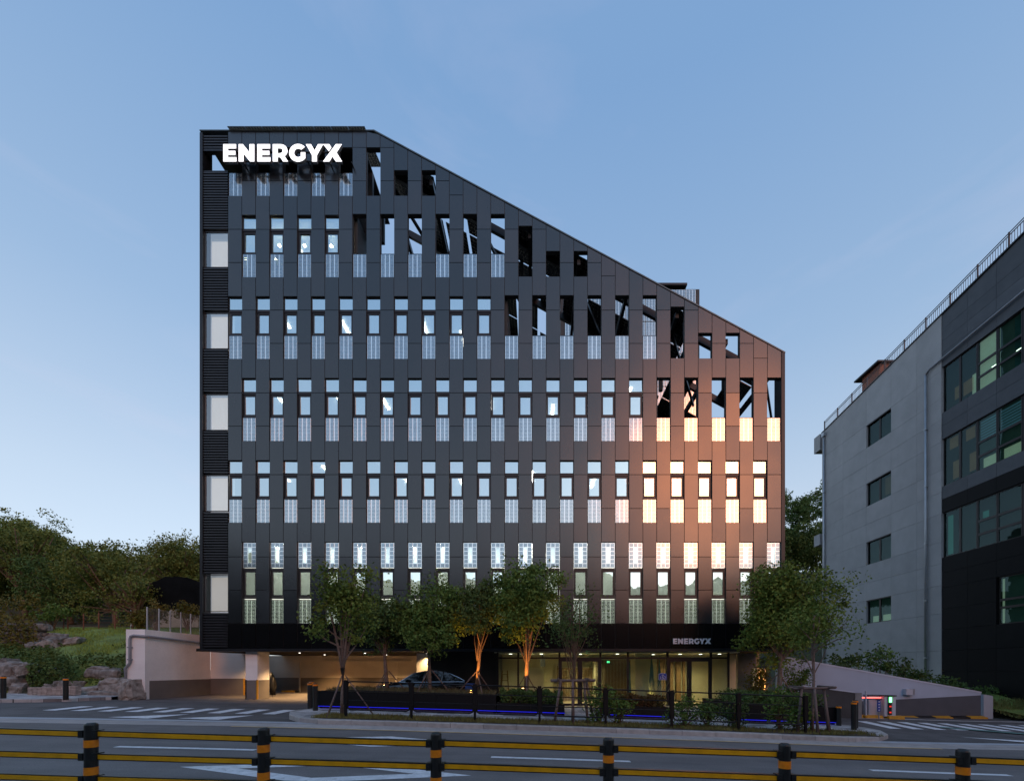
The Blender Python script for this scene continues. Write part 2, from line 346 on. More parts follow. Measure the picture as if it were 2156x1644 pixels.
for a in (-16.7, -8.75, -.95, 6.95, 14.8):
    struct('lane_dash', MB().add([(x, y, zr(x)+.006) for x, y in [(a,8.82),(a+1.45,8.82),(a+2.9,8.82),(a+2.9,8.97),(a+1.45,8.97),(a,8.97)]], [(0,1,4,5),(1,2,3,4)]), M_white)
def diamond(cx, cy, L2=2.5, w2=.76):
    o = [(cx-L2,cy),(cx,cy-w2),(cx+L2,cy),(cx,cy+w2)]; i = [(cx-L2*.60,cy),(cx,cy-w2*.60),(cx+L2*.60,cy),(cx,cy+w2*.60)]
    return MB().add([(x, y, zr(x)+.006) for x, y in o+i], [(0,1,5,4),(1,2,6,5),(2,3,7,6),(3,0,4,7)])
struct('diamond_marking', diamond(-3.62, 7.33), M_white)
struct('diamond_marking', diamond(-3.75, 10.32, 2.45, .72), M_white)
for k in range(10):                                       # crossing over the garage driveway
    x = -17.3+k*.96
    struct('crossing_stripe', roadpoly([(x,14.95),(x+.46,14.95),(x+.46,16.25),(x,16.25)], zg), M_white)
for x in (-12.4, -10.2):
    struct('hump_triangle', roadpoly([(x-1.2,13.55),(x+.25,13.35),(x+.55,14.6)], zg), M_white)
for k in range(12):                                       # crossing over the ramp driveway
    x = 13.0+k*.82
    struct('crossing_stripe', roadpoly([(x,15.7),(x+.42,15.7),(x+.42,17.4),(x,17.4)], zg), M_white)
struct('green_line', roadpoly([(15.2,16.2),(15.5,16.4),(19.6,13.6),(19.2,13.5)], zg, .012), M_green)
struct('hump_triangle', roadpoly([(14.2,14.3),(16.9,13.35),(15.6,13.3)], zg, .010), M_white)
struct('concrete_band', sheet(11.9, 26, 18.45, 18.8, zg, .006, 30, 1), M_conc)

# pavement island with its kerb stones
OUT = [(-6.6,12.88),(-7.3,13.15),(-8.05,13.9),(-8.55,14.8),(-8.6,15.4),(-8.35,16.1),(-8.25,17.4)]
OUTR = [(9.6,12.88),(10.5,13.1),(11.35,13.8),(11.85,14.7),(11.9,15.4),(11.6,16.1),(11.5,17.4)]
def island_x(y):
    ys = [p[1] for p in OUT]; return interp(y, ys, [p[0] for p in OUT]), interp(y, ys, [p[0] for p in OUTR])
mb = MB(); vs = []; fs = []; YS = [12.95,13.1,13.4,13.8,14.3,14.8,15.4,16.0,16.6,17.4,18.2,19.2,20.5,22]
for y in YS:
    a, b = island_x(min(y, 17.4)); a += .12; b -= .12
    for i in range(41):
        x = a+(b-a)*i/40; vs.append((x, y, zi(x, y)-.006))
for j in range(len(YS)-1):
    for i in range(40): q = j*41+i; fs.append((q, q+1, q+42, q+41))
struct('sidewalk', mb.add(vs, fs), M_pave)
kerb = tag(bpy.data.objects.new('kerb', None), kind='structure'); COL.objects.link(kerb); kerb.location = (1.5, 12.9, 0)
def kerb_stone(a, b, w=.20, gap=.006):
    a = Vector((a[0],a[1],0)); b = Vector((b[0],b[1],0)); d = (b-a).normalized(); nrm = Vector((-d.y, d.x, 0)); a2 = a+d*gap; b2 = b-d*gap
    j = random.uniform(-.004, .004)
    pts = [a2, b2, b2+nrm*w, a2+nrm*w]; bot = [(p.x, p.y, zr(p.x)-.1) for p in pts]
    c = .02; tp = [(p.x, p.y, zr(p.x)+.15+j) for p in pts]; md = [(p.x, p.y, zr(p.x)+.15+j-c) for p in pts]
    tp[0] = tuple(Vector(tp[0])+nrm*c); tp[1] = tuple(Vector(tp[1])+nrm*c)
    mbk = MB().hexa(bot, md); mbk.f.pop(1)
    o = len(mbk.v); mbk.add(md+tp, [(4,5,6,7),(0,1,5,4),(1,2,6,5),(2,3,7,6),(3,0,4,7)])
    obj('kerb_stone', mbk, M_kerb, kerb)
x = -6.6
while x < 9.55: kerb_stone((x, 12.88), (min(x+1.0, 9.6), 12.88)); x += 1.0
for i in range(len(OUT)-1): kerb_stone(OUT[i+1], OUT[i])
for i in range(len(OUTR)-1): kerb_stone(OUTR[i], OUTR[i+1])
# planting strip
struct('planting_strip', sheet(-6.9, 10.6, 13.10, 14.15, lambda x, y: zi(x, y), .012, 40, 3), M_soil)
# sidewalk left of the garage driveway
mb = MB(); vs = []; fs = []
lp = [(-45,16.9,17.0+2.6),(-24,16.9,19.6),(-21.5,16.95,19.6),(-20.2,17.3,19.6),(-19.3,18.0,19.6),(-18.8,18.9,19.6)]
for (x, y0, y1) in lp: vs += [(x,y0,zg(x,y0)-.05),(x,y0,zg(x,y0)+.13),(x,y0+.2,zg(x,y0)+.14),(x,y1,zg(x,y1)+.16)]
for i in range(len(lp)-1):
    for k in range(3): a = i*4+k; fs.append((a, a+4, a+5, a+1))
struct('side_pavement', mb.add(vs, fs), M_pave)
# the grassy bank, hill and slopes
struct('grass_bank', sheet(-75, -18.55, 18.7, 36.2, lambda x, y: bank(x, y)+.12*math.sin(x*1.7+y)*math.sin(y*1.3)*(1 if y > 20.6 else .3), 0, 70, 40), M_lawn, True)
struct('hill', sheet(-140, -14, 35.8, 140, lambda x, y: bank(x, y)+.8*math.sin(x*.21)*math.sin(y*.17)*sm((y-37)/8)-.02, 0, 40, 60), M_dirt, True)
struct('hill', sheet(16, 120, 40, 140, lambda x, y: interp(y, [40,60,80,140], [1,13,20,26])+.8*math.sin(x*.21)*math.sin(y*.17), 0, 30, 24), M_dirt, True)
def across(x, y):                                         # tree-covered slope across the street, seen in the glazing
    k = 13.6+3.0*sm((x-19)/9)+1.5*math.sin(x*.11+1)+.9*math.sin(x*.37)+.5*math.sin(x*.9+y)+.4*math.sin(x*1.7)+.35*math.sin(x*3.1+1)+.3*math.sin(x*5.3+y*2)  # rise at right added to shade the ramp wall
    k += 1.5*sm((-x-3)/20)
    return zr(x)-.1+k*sm((-y-13.5)/4.5)+max(0, -y-19)*.12
struct('hill', sheet(-140, 140, -70, -13.4, across, 0, 560, 34), mat('slope_foliage', (.028, .032, .014), .95, var=.4, vs=.8), True)
struct('verge', sheet(21.5, 60, 18.0, 40, lambda x, y: zg(x, y)+.14+.9*sm((y-19)/3), 0, 20, 10), M_lawn)
struct('verge_kerb', sheet(21.3, 60, 17.8, 18.02, lambda x, y: zg(x, y), .15, 20, 1).add(sheet(21.3, 60, 17.8, 17.8001, lambda x, y: zg(x, y), 0, 1, 1).v, []), M_kerb)

# ================================================================== OFFICE BUILDING
YF = 20.45
def FX(px): return (px-VX)*YF/F
def FZ(py): return CZ+(HY-py)*YF/F
CW = 29.12
def cx(c): return 480+CW*c
def topy(px): return 277 if px < 787 else 277+(px-787)*.5394
bld = thing('office_building', 'black panelled office block with sloping roofline and rows of slim windows', 'building', (0, YF, 0))
OPEN = {c: [] for c in range(40)}                          # (y0, y1, kind)
WIN = []                                                   # (col, transom0, transom1, win0, win1, pv0, pv1, gridtransom)
PVS = []
for c in range(0, 10, 2): OPEN[c].append((311, 412)); PVS.append((c, 362, 412, False))
for c, a in ((10, 311), (12, 359), (14, 359)): OPEN[c].append((a, 412))
def glazed(c, t0, t1, w0, w1, p0, p1, grid=False): OPEN[c].append((t0, p1)); WIN.append((c, t0, t1, w0, w1, grid)); PVS.append((c, p0, p1, True))
def opened(c, o0, p0, p1): OPEN[c].append((o0, p1)); PVS.append((c, p0, p1, False))
for c in range(1, 9, 2): glazed(c, 453, 479, 484, 531, 533, 583)
for c in range(9, 20, 2): opened(c, 451, 533, 583)
for c, a in ((21, 476), (23, 529), (25, 529)): OPEN[c].append((a, 582))
for c in range(0, 20, 2): glazed(c, 624, 650, 655, 702, 704, 755)
for c in range(20, 31, 2): opened(c, 622, 704, 755)
for c, a in ((32, 646), (34, 701), (36, 701)): OPEN[c].append((a, 754))
for c in range(1, 31, 2): glazed(c, 796, 823, 828, 874, 876, 928)
for c in range(31, 40, 2): opened(c, 795, 876, 928)
for c in range(0, 40, 2): glazed(c, 969, 995, 1000, 1046, 1049, 1100)
for c in range(1, 40, 2): glazed(c, 1141, 1194, 1199, 1255, 1261, 1312, True)
JO = {1: [311, 381, 653, 723, 999, 1070], 0: [311, 483, 553, 827, 897, 1172, 1242]}
npan = 0
def trap(name, c, yt0, yt1, yb, m):
    """one cladding panel: thin proud plate with open joints in front of a deeper dark body"""
    x0, x1 = FX(cx(c)), FX(cx(c+1)); zt0, zt1, zb = FZ(yt0), FZ(yt1), FZ(yb)
    if min(zt0, zt1)-zb < .03: return
    g = .013; ctr = Vector(((x0+x1)/2, YF, (zt0+zt1+2*zb)/4)); mbp = MB()
    mbp.prism_xz([(x0+g, zb+g), (x1-g, zb+g), (x1-g, zt1-g), (x0+g, zt0-g)], YF, YF+.035)
    h = .0006; mbp.prism_xz([(x0+h, zb+h), (x1-h, zb+h), (x1-h, zt1-h), (x0+h, zt0-h)], YF+.034, YF+.21)
    mbp.v = [(x-ctr.x, y-ctr.y, z-ctr.z) for x, y, z in mbp.v]
    o = obj(name, mbp, m, bld, ctr); o.data.materials.append(M_core); o.data.polygons.foreach_set('material_index', [0]*6+[1]*6); o.rotation_euler = (math.radians(random.uniform(-.22, .22)), 0, math.radians(random.uniform(-.22, .22)))
for c in range(40):
    x0, x1 = cx(c), cx(c+1); t0, t1 = topy(x0), topy(x1)
    segs = []; y = None; ops = sorted(OPEN[c]); cur = None
    extra = {16: [411], 27: [581], 38: [754]}.get(c, [])
    cuts = sorted([j for j in JO[c % 2]+extra if j > max(t0, t1)+4])
    prev = None; spans = []
    for (a, b) in ops+[(1312, 1312)]:
        spans.append((prev, a)); prev = b
    for (a, b) in spans:
        ys = [a]+[j for j in cuts if (a is None or j > a+6) and j < b-6]+[b]
        for i in range(len(ys)-1):
            if ys[i] is None: trap('cladding_panel', c, t0, t1, ys[i+1], M_panel)
            else: trap('cladding_panel', c, ys[i], ys[i], ys[i+1], M_panel)
    trap('fascia_panel', c, 1312, 1312, 1364.5, M_fascia)
# copings, edges, soffit
mb = MB(); a = Vector((FX(787), 0, FZ(277)+.03)); b = Vector((FX(1653), 0, FZ(744)+.03))
mb.hexa([(a.x,YF-.03,a.z-.03),(b.x,YF-.03,b.z-.03),(b.x,YF+.3,b.z-.03),(a.x,YF+.3,a.z-.03)], [(a.x,YF-.03,a.z+.03),(b.x,YF-.03,b.z+.03),(b.x,YF+.3,b.z+.03),(a.x,YF+.3,a.z+.03)])
mb.box(FX(421), FX(787), YF-.03, YF+.3, FZ(277)+.003, FZ(277)+.05)
obj('coping', mb, mat('coping_metal', (.10, .12, .125), .35, .6), bld)
obj('edge_trim', MB().box(FX(421), FX(427), YF-.02, YF+.6, FZ(1366), FZ(280)), M_trim, bld)
obj('edge_trim', MB().box(FX(1645)+.001, FX(1652.5), YF-.02, YF+.6, FZ(1366), FZ(742)), M_trim, bld)
obj('soffit_edge', MB().box(FX(415), FX(1655), YF-.06, YF+.35, FZ(1371), FZ(1365)), M_trim, bld)
XL, XR = FX(421), FX(1652)
obj('soffit', MB().box(XL, XR, YF+.36, 33, FZ(1371), FZ(1371)+.12), M_soffit, bld)
# side walls and rooms
LEV = {'A': (330, 440, 9), 'B': (440, 596, 9), 'C': (610, 768, 20), 'D': (783, 941, 31), 'E': (955, 1113, 40), 'F': (1125, 1325, 40)}
slabs = [(1325, 1364, 40), (1113, 1125, 40), (941, 955, 40), (768, 783, 31), (596, 610, 20), (428, 440, 9)]
for (a, b, c) in slabs: obj('floor_slab', MB().box(XL+.06, FX(cx(c))-.02, YF+.24, 33, FZ(b), FZ(a)), M_core, bld)
for k in 'BCDEF':
    a, b, c = LEV[k]; xr = FX(cx(c))-.03
    obj('room_back_wall', MB().box(FX(478), xr, 25.2, 25.4, FZ(b)+.002, FZ(a)-.002), M_room, bld)
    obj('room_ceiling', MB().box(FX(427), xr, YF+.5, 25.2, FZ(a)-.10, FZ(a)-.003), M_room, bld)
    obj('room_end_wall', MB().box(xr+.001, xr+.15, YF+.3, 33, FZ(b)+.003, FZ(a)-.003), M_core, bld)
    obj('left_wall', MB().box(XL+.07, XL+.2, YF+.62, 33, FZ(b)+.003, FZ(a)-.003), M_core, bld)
    if k == 'F': obj('glow_wall', MB().box(FX(425), xr-.2, 22.6, 22.7, FZ(b)+.004, FZ(a)-.11), mat('wall_glow', (.7,.71,.68), .7, var=.25, vs=.6, emit=(1,1,.84), es=.50), bld)  # added wall that glows itself, in place of lamplight in the rooms
    n = {'B': 1, 'C': 4, 'D': 7, 'E': 8, 'F': 15}[k]
    for i in range(n):
        x = FX(478)+(xr-FX(478))*(i+.5+random.uniform(-.3, .3))/n; y = random.choice([22.0, 22.6, 23.4]) if k != 'F' else random.choice([21.6, 21.8])
        obj('ceiling_light', MB().box(x-.06, x+.06, y-.6, y+.6, FZ(a)-.155, FZ(a)-.11), M_roomlight if k != 'F' else mat('room_lamp_f', (.9,.9,.9), .5, emit=(1,.97,.88), es=55), bld)
for (px, py) in ((516, 545), (588, 517), (580, 545), (641, 517), (697, 518)):
    p = P(px, py, 21.6); obj('spot_lamp', MB().tube([(p.x-.05,p.y,p.z+.03),(p.x,p.y,p.z),(p.x+.05,p.y,p.z-.04)], [.03,.07,.05], 10), M_warmspot, bld)
# windows (frames share meshes)
def fr_mesh(w, h, b, d0, d1, name):
    mbf = MB(); mbf.box(0, w, d0, d1, 0, b).box(0, w, d0, d1, h-b, h).box(0, b, d0, d1, b, h-b).box(w-b, w, d0, d1, b, h-b); return mesh(name, mbf, M_frame)
W1 = FX(CW)-FX(0); SCH = {}
def sh(key, fn):
    if key not in SCH: SCH[key] = fn()
    return SCH[key]
def pvgrid(w, h, nc, nr, skip=None, lw=.016, lh=.014):
    """dark cells with light lines between, one joined sheet"""
    mbc = MB(); cw = (w-.02)/nc; ch = (h-.02)/nr
    for i in range(nc):
        for j in range(nr):
            if skip and skip(i, j): continue
            mbc.box(.01+i*cw+lw, .01+(i+1)*cw-lw, -.004, .004, .01+j*ch+lh, .01+(j+1)*ch-lh)
    return mbc
def pvlines(w, h, nc, nr, skip=None, lw=.016, lh=.014):
    mbl = MB(); cw = (w-.02)/nc; ch = (h-.02)/nr
    for i in range(nc+1):
        x = .01+i*cw; x0 = max(x-lw, 0); x1 = min(x+lw, w)
        mbl.box(x0, x1, .005, .009, 0, h)
    for j in range(nr+1):
        z = .01+j*ch
        for i in range(nc):
            if skip and skip(i, min(j, nr-1)) and skip(i, max(j-1, 0)): continue
            mbl.box(.01+i*cw+lw, .01+(i+1)*cw-lw, .005, .009, max(z-lh, 0), min(z+lh, h))
    return mbl
RW = .13                                                     # recess of windows
for (c, t0, t1, w0, w1, grid) in WIN:
    x0 = FX(cx(c))+.012; w = W1-.024
    # transom
    zt0, zt1 = FZ(t1), FZ(t0); h = zt1-zt0-.012
    tr = link('transom_window', sh(('t', round(h, 2)), lambda: fr_mesh(w, h, .014, RW-.05, RW+.02, 'transom_frame')), bld, (x0, YF, zt0))
    pn = link('pane', sh(('tp', round(h, 2)), lambda: mesh('pane', MB().box(.014, w-.014, RW-.035, RW-.02, .014, h-.014), M_pane)), tr, (x0, YF, zt0)); pn.rotation_euler = (math.radians(random.gauss(0, .35)), 0, math.radians(random.gauss(0, .35)))
    if grid:
        sk = lambda i, j: i == 1 and 1 <= j <= 4
        link('solar_cells', sh('gtc', lambda: mesh('solar_cells', pvgrid(w, h, 3, 6, sk, .018, .018), M_cell)), tr, (x0, YF+RW-.06, zt0))
        link('grid_lines', sh('gtl', lambda: mesh('grid_lines', pvlines(w, h, 3, 6, sk, .018, .018), M_cellline)), tr, (x0, YF+RW-.06, zt0))
    # sash
    zw0, zw1 = FZ(w1), FZ(w0); hw = zw1-zw0-.01
    wi = link('window', sh(('w', round(hw, 2)), lambda: fr_mesh(w, hw, .085, RW-.03, RW+.05, 'window_frame')), bld, (x0, YF, zw0))
    pn = link('pane', sh(('wp', round(hw, 2)), lambda: mesh('pane', MB().box(.085, w-.085, RW, RW+.015, .085, hw-.085), M_pane)), wi, (x0, YF, zw0)); pn.rotation_euler = (math.radians(random.gauss(0, .35)), 0, math.radians(random.gauss(0, .35)))
    link('window_sill', sh('sill', lambda: mesh('window_sill', MB().box(0, w, RW-.06, RW+.03, -.10, -.012), M_frame)), wi, (x0, YF, zw0))
    link('head_rail', sh('head', lambda: mesh('head_rail', MB().box(0, w, RW-.06, RW+.03, .004, .095), M_frame)), wi, (x0, YF, zw1-.01))
for (c, p0, p1, glz) in PVS:
    x0 = FX(cx(c))+.012; w = W1-.024; z0, z1 = FZ(p1), FZ(p0); h = FZ(0)-FZ(50.6)-.01
    pv = link('solar_panel', sh('pvf', lambda: fr_mesh(w, h, .012, RW-.09, RW-.03, 'solar_panel_frame')), bld, (x0, YF, z0))
    link('pane', sh('pvp', lambda: mesh('pane', MB().box(.012, w-.012, RW-.055, RW-.045, .012, h-.012), M_pvglass)), pv, (x0, YF, z0))
    link('solar_cells', sh('pvc', lambda: mesh('solar_cells', pvgrid(w, h, 3, 17, None, .022, .012), M_cell)), pv, (x0, YF+RW-.08, z0))
    if p0 < 1250: link('grid_lines', sh('pvl', lambda: mesh('grid_lines', pvlines(w, h, 3, 17, None, .022, .010), M_cellline)), pv, (x0, YF+RW-.08, z0))
# left louvre bay
LB0, LB1 = FX(427), FX(478.6)
def louvres(y0, y1):
    n = max(1, round((y1-y0)/5.55)); 
    for i in range(n):
        z = FZ(y0)-(i+.5)*(FZ(y0)-FZ(y1))/n
        link('louvre_slat', sh('slat', lambda: mesh('louvre_slat', MB().prism_xz([(LB0+.003, -.033), (LB1, -.033), (LB1, .033), (LB0+.003, .033)], -.02, .05), M_louvre)), bld, (0, YF+.04, z))
    obj('louvre_back', MB().box(LB0+.004, LB1+.01, YF+.14, YF+.20, FZ(y1), FZ(y0)), M_core, bld)
wins = [(484, 560), (655, 732), (827, 904), (998, 1075), (1209, 1287)]
ly = 283; spans = [(283, 312)]
prev = 360
for (a, b) in wins: spans.append((prev, a-2)); prev = b+2
spans.append((prev, 1363))
for s in spans: louvres(*s)
for i, (a, b) in enumerate(wins):
    z0, z1 = FZ(b), FZ(a); w = LB1-LB0
    wi = link('corner_window', sh(('cw', b-a), lambda: fr_mesh(w-.004, z1-z0, .03, .08, .16, 'corner_window_frame')), bld, (LB0+.002, YF, z0))
    link('pane', sh(('cwp', b-a), lambda: mesh('pane', MB().box(.03, w-.034, .11, .125, .03, z1-z0-.03), M_cornerglass)), wi, (LB0+.002, YF, z0))
    lb = mat('glow_blind', (.70,.68,.65), .8, var=.05, vs=.9, emit=(1,.92,.82), es=.27)  # blind emits, the room light is put into its material
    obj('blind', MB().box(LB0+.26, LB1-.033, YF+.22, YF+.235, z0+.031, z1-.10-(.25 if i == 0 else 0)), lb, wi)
    obj('side_glow', MB().box(LB0-.10, LB1, YF+.50, YF+.515, z0-.1, z1+.3), mat('side_glow', (.50,.52,.58), .8, var=.05, emit=(.8,.88,1), es=.16), wi)  # added glowing sheet, makes the bluish strip at the left
obj('sill_beam', MB().box(LB0+.003, LB1, YF+.02, YF+.2, FZ(362), FZ(358.5)), M_trim, bld)
obj('head_beam', MB().box(LB0+.003, LB1, YF+.02, YF+.2, FZ(317), FZ(312.5)), M_trim, bld)
# steel and solar roof behind the pierced screen
slope = (FZ(743)-FZ(277))/(FX(1651)-FX(787))
def roofz(x): return FZ(277)-.1+slope*max(0, x-FX(787))
for y in (21.6, 24.6, 28.2, 32.4):
    obj('roof_rafter', MB().beam((FX(790), y, roofz(FX(790))-.35), (FX(1645), y, roofz(FX(1645))-.35), .18, .32), M_steel, bld)
for i in range(9):
    x = FX(800)+i*(FX(1640)-FX(800))/8
    obj('purlin', MB().beam((x, 20.75, roofz(x)-.55), (x, 32.8, roofz(x)-.55), .16, .26), M_steel, bld)
    if i % 2 == 0: obj('roof_brace', MB().beam((x, 21.6, roofz(x)-.7), (x+2.2, 24.6, roofz(x+2.2)-1.4), .10, .16), M_steel, bld)
for c, lo in ((10, 428), (14, 428), (21, 596), (26, 596), (32, 768), (37, 768)):
    x = FX(cx(c)+4); obj('roof_post', MB().box(x-.09, x+.09, 22.3, 22.48, FZ(lo), roofz(x)-.5), M_steel, bld)
modmb = {}
def module(x0, x1, y0, y1):
    mbm = MB(); z = lambda x: roofz(x)-.12
    mbm.hexa([(x0,y0,z(x0)),(x1,y0,z(x1)),(x1,y1,z(x1)),(x0,y1,z(x0))], [(x0,y0,z(x0)+.04),(x1,y0,z(x1)+.04),(x1,y1,z(x1)+.04),(x0,y1,z(x0)+.04)])
    o = obj('roof_solar_module', mbm, M_pv, bld); ml = MB(); q = lambda x, y: (x, y, z(x)-.004)
    for i in range(1, 6):
        x = x0+(x1-x0)*i/6; ml.quad(q(x-.008,y0), q(x+.008,y0), q(x+.008,y1), q(x-.008,y1))
    for j in range(1, 10):
        y = y0+(y1-y0)*j/10; ml.quad(q(x0,y-.008), q(x1,y-.008), q(x1,y+.008), q(x0,y+.008))
    obj('grid_lines', ml, M_pvline, o)
nx = 15; x0 = FX(800); dx = (FX(1640)-x0)/nx
for i in range(nx):
    for j in range(6):
        keep = .70 if i < 5 else (.88 if i < 12 else .62)
        if random.random() > keep: continue
        module(x0+i*dx+.08, x0+(i+1)*dx-.08, 20.9+j*2.0, 22.8+j*2.0)
# canopy of solar modules on the flat roof
n = 8; xa, xb = FX(478)*20.33/YF, FX(768)*20.33/YF
for i in range(n):
    a = xa+(xb-xa)*i/n+.01; b = xa+(xb-xa)*(i+1)/n-.01; z0 = CZ+(HY-267.5)*20.33/F; z1 = z0+.75
    mbm = MB().hexa([(a,20.33,z0),(b,20.33,z0),(b,22.6,z1),(a,22.6,z1)], [(a,20.33,z0+.035),(b,20.33,z0+.035),(b,22.6,z1+.035),(a,22.6,z1+.035)])
    o = obj('roof_canopy_module', mbm, M_pv, bld); ml = MB(); fz = lambda y: z0+(y-20.33)/2.27*.75-.004
    for k in range(1, 6):
        x = a+(b-a)*k/6; ml.quad((x-.008,20.33,fz(20.33)),(x+.008,20.33,fz(20.33)),(x+.008,22.6,fz(22.6)),(x-.008,22.6,fz(22.6)))
    for k in range(1, 12):
        y = 20.33+2.27*k/12; ml.quad((a,y-.006,fz(y-.006)),(b,y-.006,fz(y-.006)),(b,y+.006,fz(y+.006)),(a,y+.006,fz(y+.006)))
    obj('grid_lines', ml, M_pvline, o)
obj('dark_backing_wall', MB().box(FX(452), FX(cx(9.6)), 21.9, 22.1, FZ(440), FZ(285)-.062), M_core, bld)  # added dark backing so the openings behind the sign show dark
obj('dark_backing_roof', MB().box(FX(428), FX(cx(9.6)), YF+.25, 24.5, FZ(285)-.06, FZ(285)-.002), M_core, bld)  # added slab that hides the sky behind the sign openings
obj('plant_duct', MB().box(FX(428), FX(440), 21.5, 21.9, FZ(440), FZ(318)), M_beige, bld)
# rear stair tower with solar screen
TY = 31.0
def TX(px): return (px-VX)*TY/F
def TZ(py): return CZ+(HY-py)*TY/F
obj('stair_tower_wall', MB().box(TX(1180), TX(1474), TY+.12, TY+2.5, FZ(783)+.1, TZ(606)), M_core, bld)
obj('stair_tower_roof', MB().box(TX(1240), TX(1445), TY-.2, TY+2.7, TZ(605)+.003, TZ(602)+.05), M_trim, bld)
for i in range(13):
    x = TX(1190)+i*(TX(1466)-TX(1190))/13; w2 = (TX(1466)-TX(1190))/13-.05
    for j in range(7):
        z1 = TZ(610)-j*2.35; 
        if z1-2.3 < FZ(783): continue
        pv = link('tower_solar_panel', sh('twp', lambda: mesh('tower_solar_panel', pvlines(w2, 2.28, 3, 20, None, .022, .016), M_cellline)), bld, (x, TY, z1-2.28))
        link('solar_cells', sh('twc', lambda: mesh('solar_cells', pvgrid(w2, 2.28, 3, 20, None, .02, .014), M_cell)), pv, (x, TY-.006, z1-2.28))
# ground floor: core wall, garage walls, pillars
obj('core_wall', MB().box(P(905,0,21.3).x, P(1046,0,21.3).x, 21.3, 27.0, -.3, FZ(1371)-.002), mat('core_cladding', (.030, .028, .027), .35, .2), bld)
gw = MB().box(-19.2, P(905,0,21.3).x-.002, 27.0, 27.3, 1.27, FZ(1371)-.002); obj('garage_rear_wall', gw, M_beige, bld)
obj('garage_wall_band', MB().box(-19.2, P(905,0,21.3).x-.002, 26.99, 27.31, -.2, 1.268), M_brownband, bld)
for px in (632, 835):
    p = P(px, 0, 27); obj('wall_frame_strip', MB().box(p.x-.05, p.x+.05, 26.93, 26.985, .34, 2.25), M_beige, bld)
obj('wall_frame_strip', MB().box(P(676,0,27).x, P(868,0,27).x, 26.93, 26.985, 2.252, 2.36), M_beige, bld)
def pillar(x0, x1, y0, y1, zb=-.1):
    o = obj('pillar', MB().box(x0, x1, y0, y1, 1.28, FZ(1371)-.002), M_concw, bld)
    obj('pillar_base_paint', MB().box(x0-.003, x1+.003, y0-.003, y1+.003, zb, 1.278), M_concg, o)
    obj('corner_guard', MB().box(x1-.06, x1+.012, y0-.012, y0+.05, .33, 1.30), M_yk, o)
    obj('corner_guard', MB().box(x0-.012, x0+.05, y0-.012, y0+.05, .33, 1.30), M_black, o)
pillar(P(517,0,20.7).x, P(542,0,20.7).x, 20.7, 21.62)
pillar(P(877,0,22.9).x, P(900,0,22.9).x, 22.9, 23.7)
wl = obj('garage_side_wall', MB().box(-17.78, P(516,0,23.3).x, 23.3, 23.5, 1.30, FZ(1371)-.002).box(-17.78, XL-.01, 23.302, 23.498, FZ(1371)-.002, 3.62), M_concw, bld)
obj('wall_base_paint', MB().box(-17.78, P(516,0,23.3).x, 23.295, 23.5, -.2, 1.298), M_concg, wl)
obj('corner_guard', MB().box(P(516,0,23.3).x-.08, P(516,0,23.3).x+.01, 23.27, 23.36, .2, 1.3), M_yk, wl)
# soffit downlights with their light
def downlight(x, y, e=35, col=(1, .60, .26), ang=125):
    z = FZ(1371)-.004; o = obj('downlight', MB().cyl(x, y, z-.015, z, .045, 14), M_lightwhite, bld)
    if e: spot('downlight_beam', o, (x, y, z-.03), (x, y, 0), e, col, ang, .8, .06)
for (x, y, e) in ((-12.2, 22.0, 520), (-9.0, 22.4, 260), (-5.8, 22.6, 120), (-14.9, 22.4, 180), (-12.4, 25.0, 800), (-8.8, 25.0, 800), (-5.8, 25.2, 450)): downlight(x, y, e)

# lobby glazing
GY = 20.95; GX = lambda px: (px-VX)*GY/F; GZ = lambda py: CZ+(HY-py)*GY/F
glz = obj('lobby_frame', MB().box(GX(1046), GX(1536), GY, GY+.08, GZ(1372), FZ(1371)+.05).box(GX(1046), GX(1536), GY, GY+.08, GZ(1386.5), GZ(1383))
          .box(GX(1046), GX(1536), GY, GY+.08, -.2, .04), M_frame, bld)
for px in (1048, 1091, 1178, 1264.5, 1322, 1406, 1497, 1534): obj('mullion', MB().box(GX(px)-.045, GX(px)+.045, GY-.01, GY+.09, .041, FZ(1372)), M_frame, glz)
edges = [1048, 1091, 1178, 1264.5, 1322, 1406, 1497, 1534]
for i in range(len(edges)-1):
    a, b = GX(edges[i])+.046, GX(edges[i+1])-.046
    obj('pane', MB().box(a, b, GY+.03, GY+.042, GZ(1383)+.002, GZ(1372)-.002), M_lobbyglass, glz)
    if i in (2, 5):
        d = obj('entrance_door', MB().box(a, b, GY-.01, GY+.07, GZ(1392), GZ(1386.5)-.002).box((a+b)/2-.11, (a+b)/2+.11, GY-.01, GY+.07, .045, GZ(1392)).box(a, a+.07, GY-.01, GY+.07, .045, GZ(1392)).box(b-.07, b, GY-.01, GY+.07, .045, GZ(1392)).box(a, b, GY-.009, GY+.069, .043, .13), M_frame, bld)
        for s in (-1, 1):
            q0, q1 = sorted([(a+b)/2+s*.112, (b if s > 0 else a)-s*.072])
            obj('pane', MB().box(q0, q1, GY+.03, GY+.042, .131, GZ(1392)-.002), M_lobbyglass, d)
            x = (a+b)/2+s*.07; obj('door_handle', MB().tube([(x, GY-.06, .85), (x, GY-.06, 1.35)], .016, 8), M_chrome, d)
    else:
        obj('pane', MB().box(a, b, GY+.03, GY+.042, .042, GZ(1386.5)-.002), M_lobbyglass, glz)
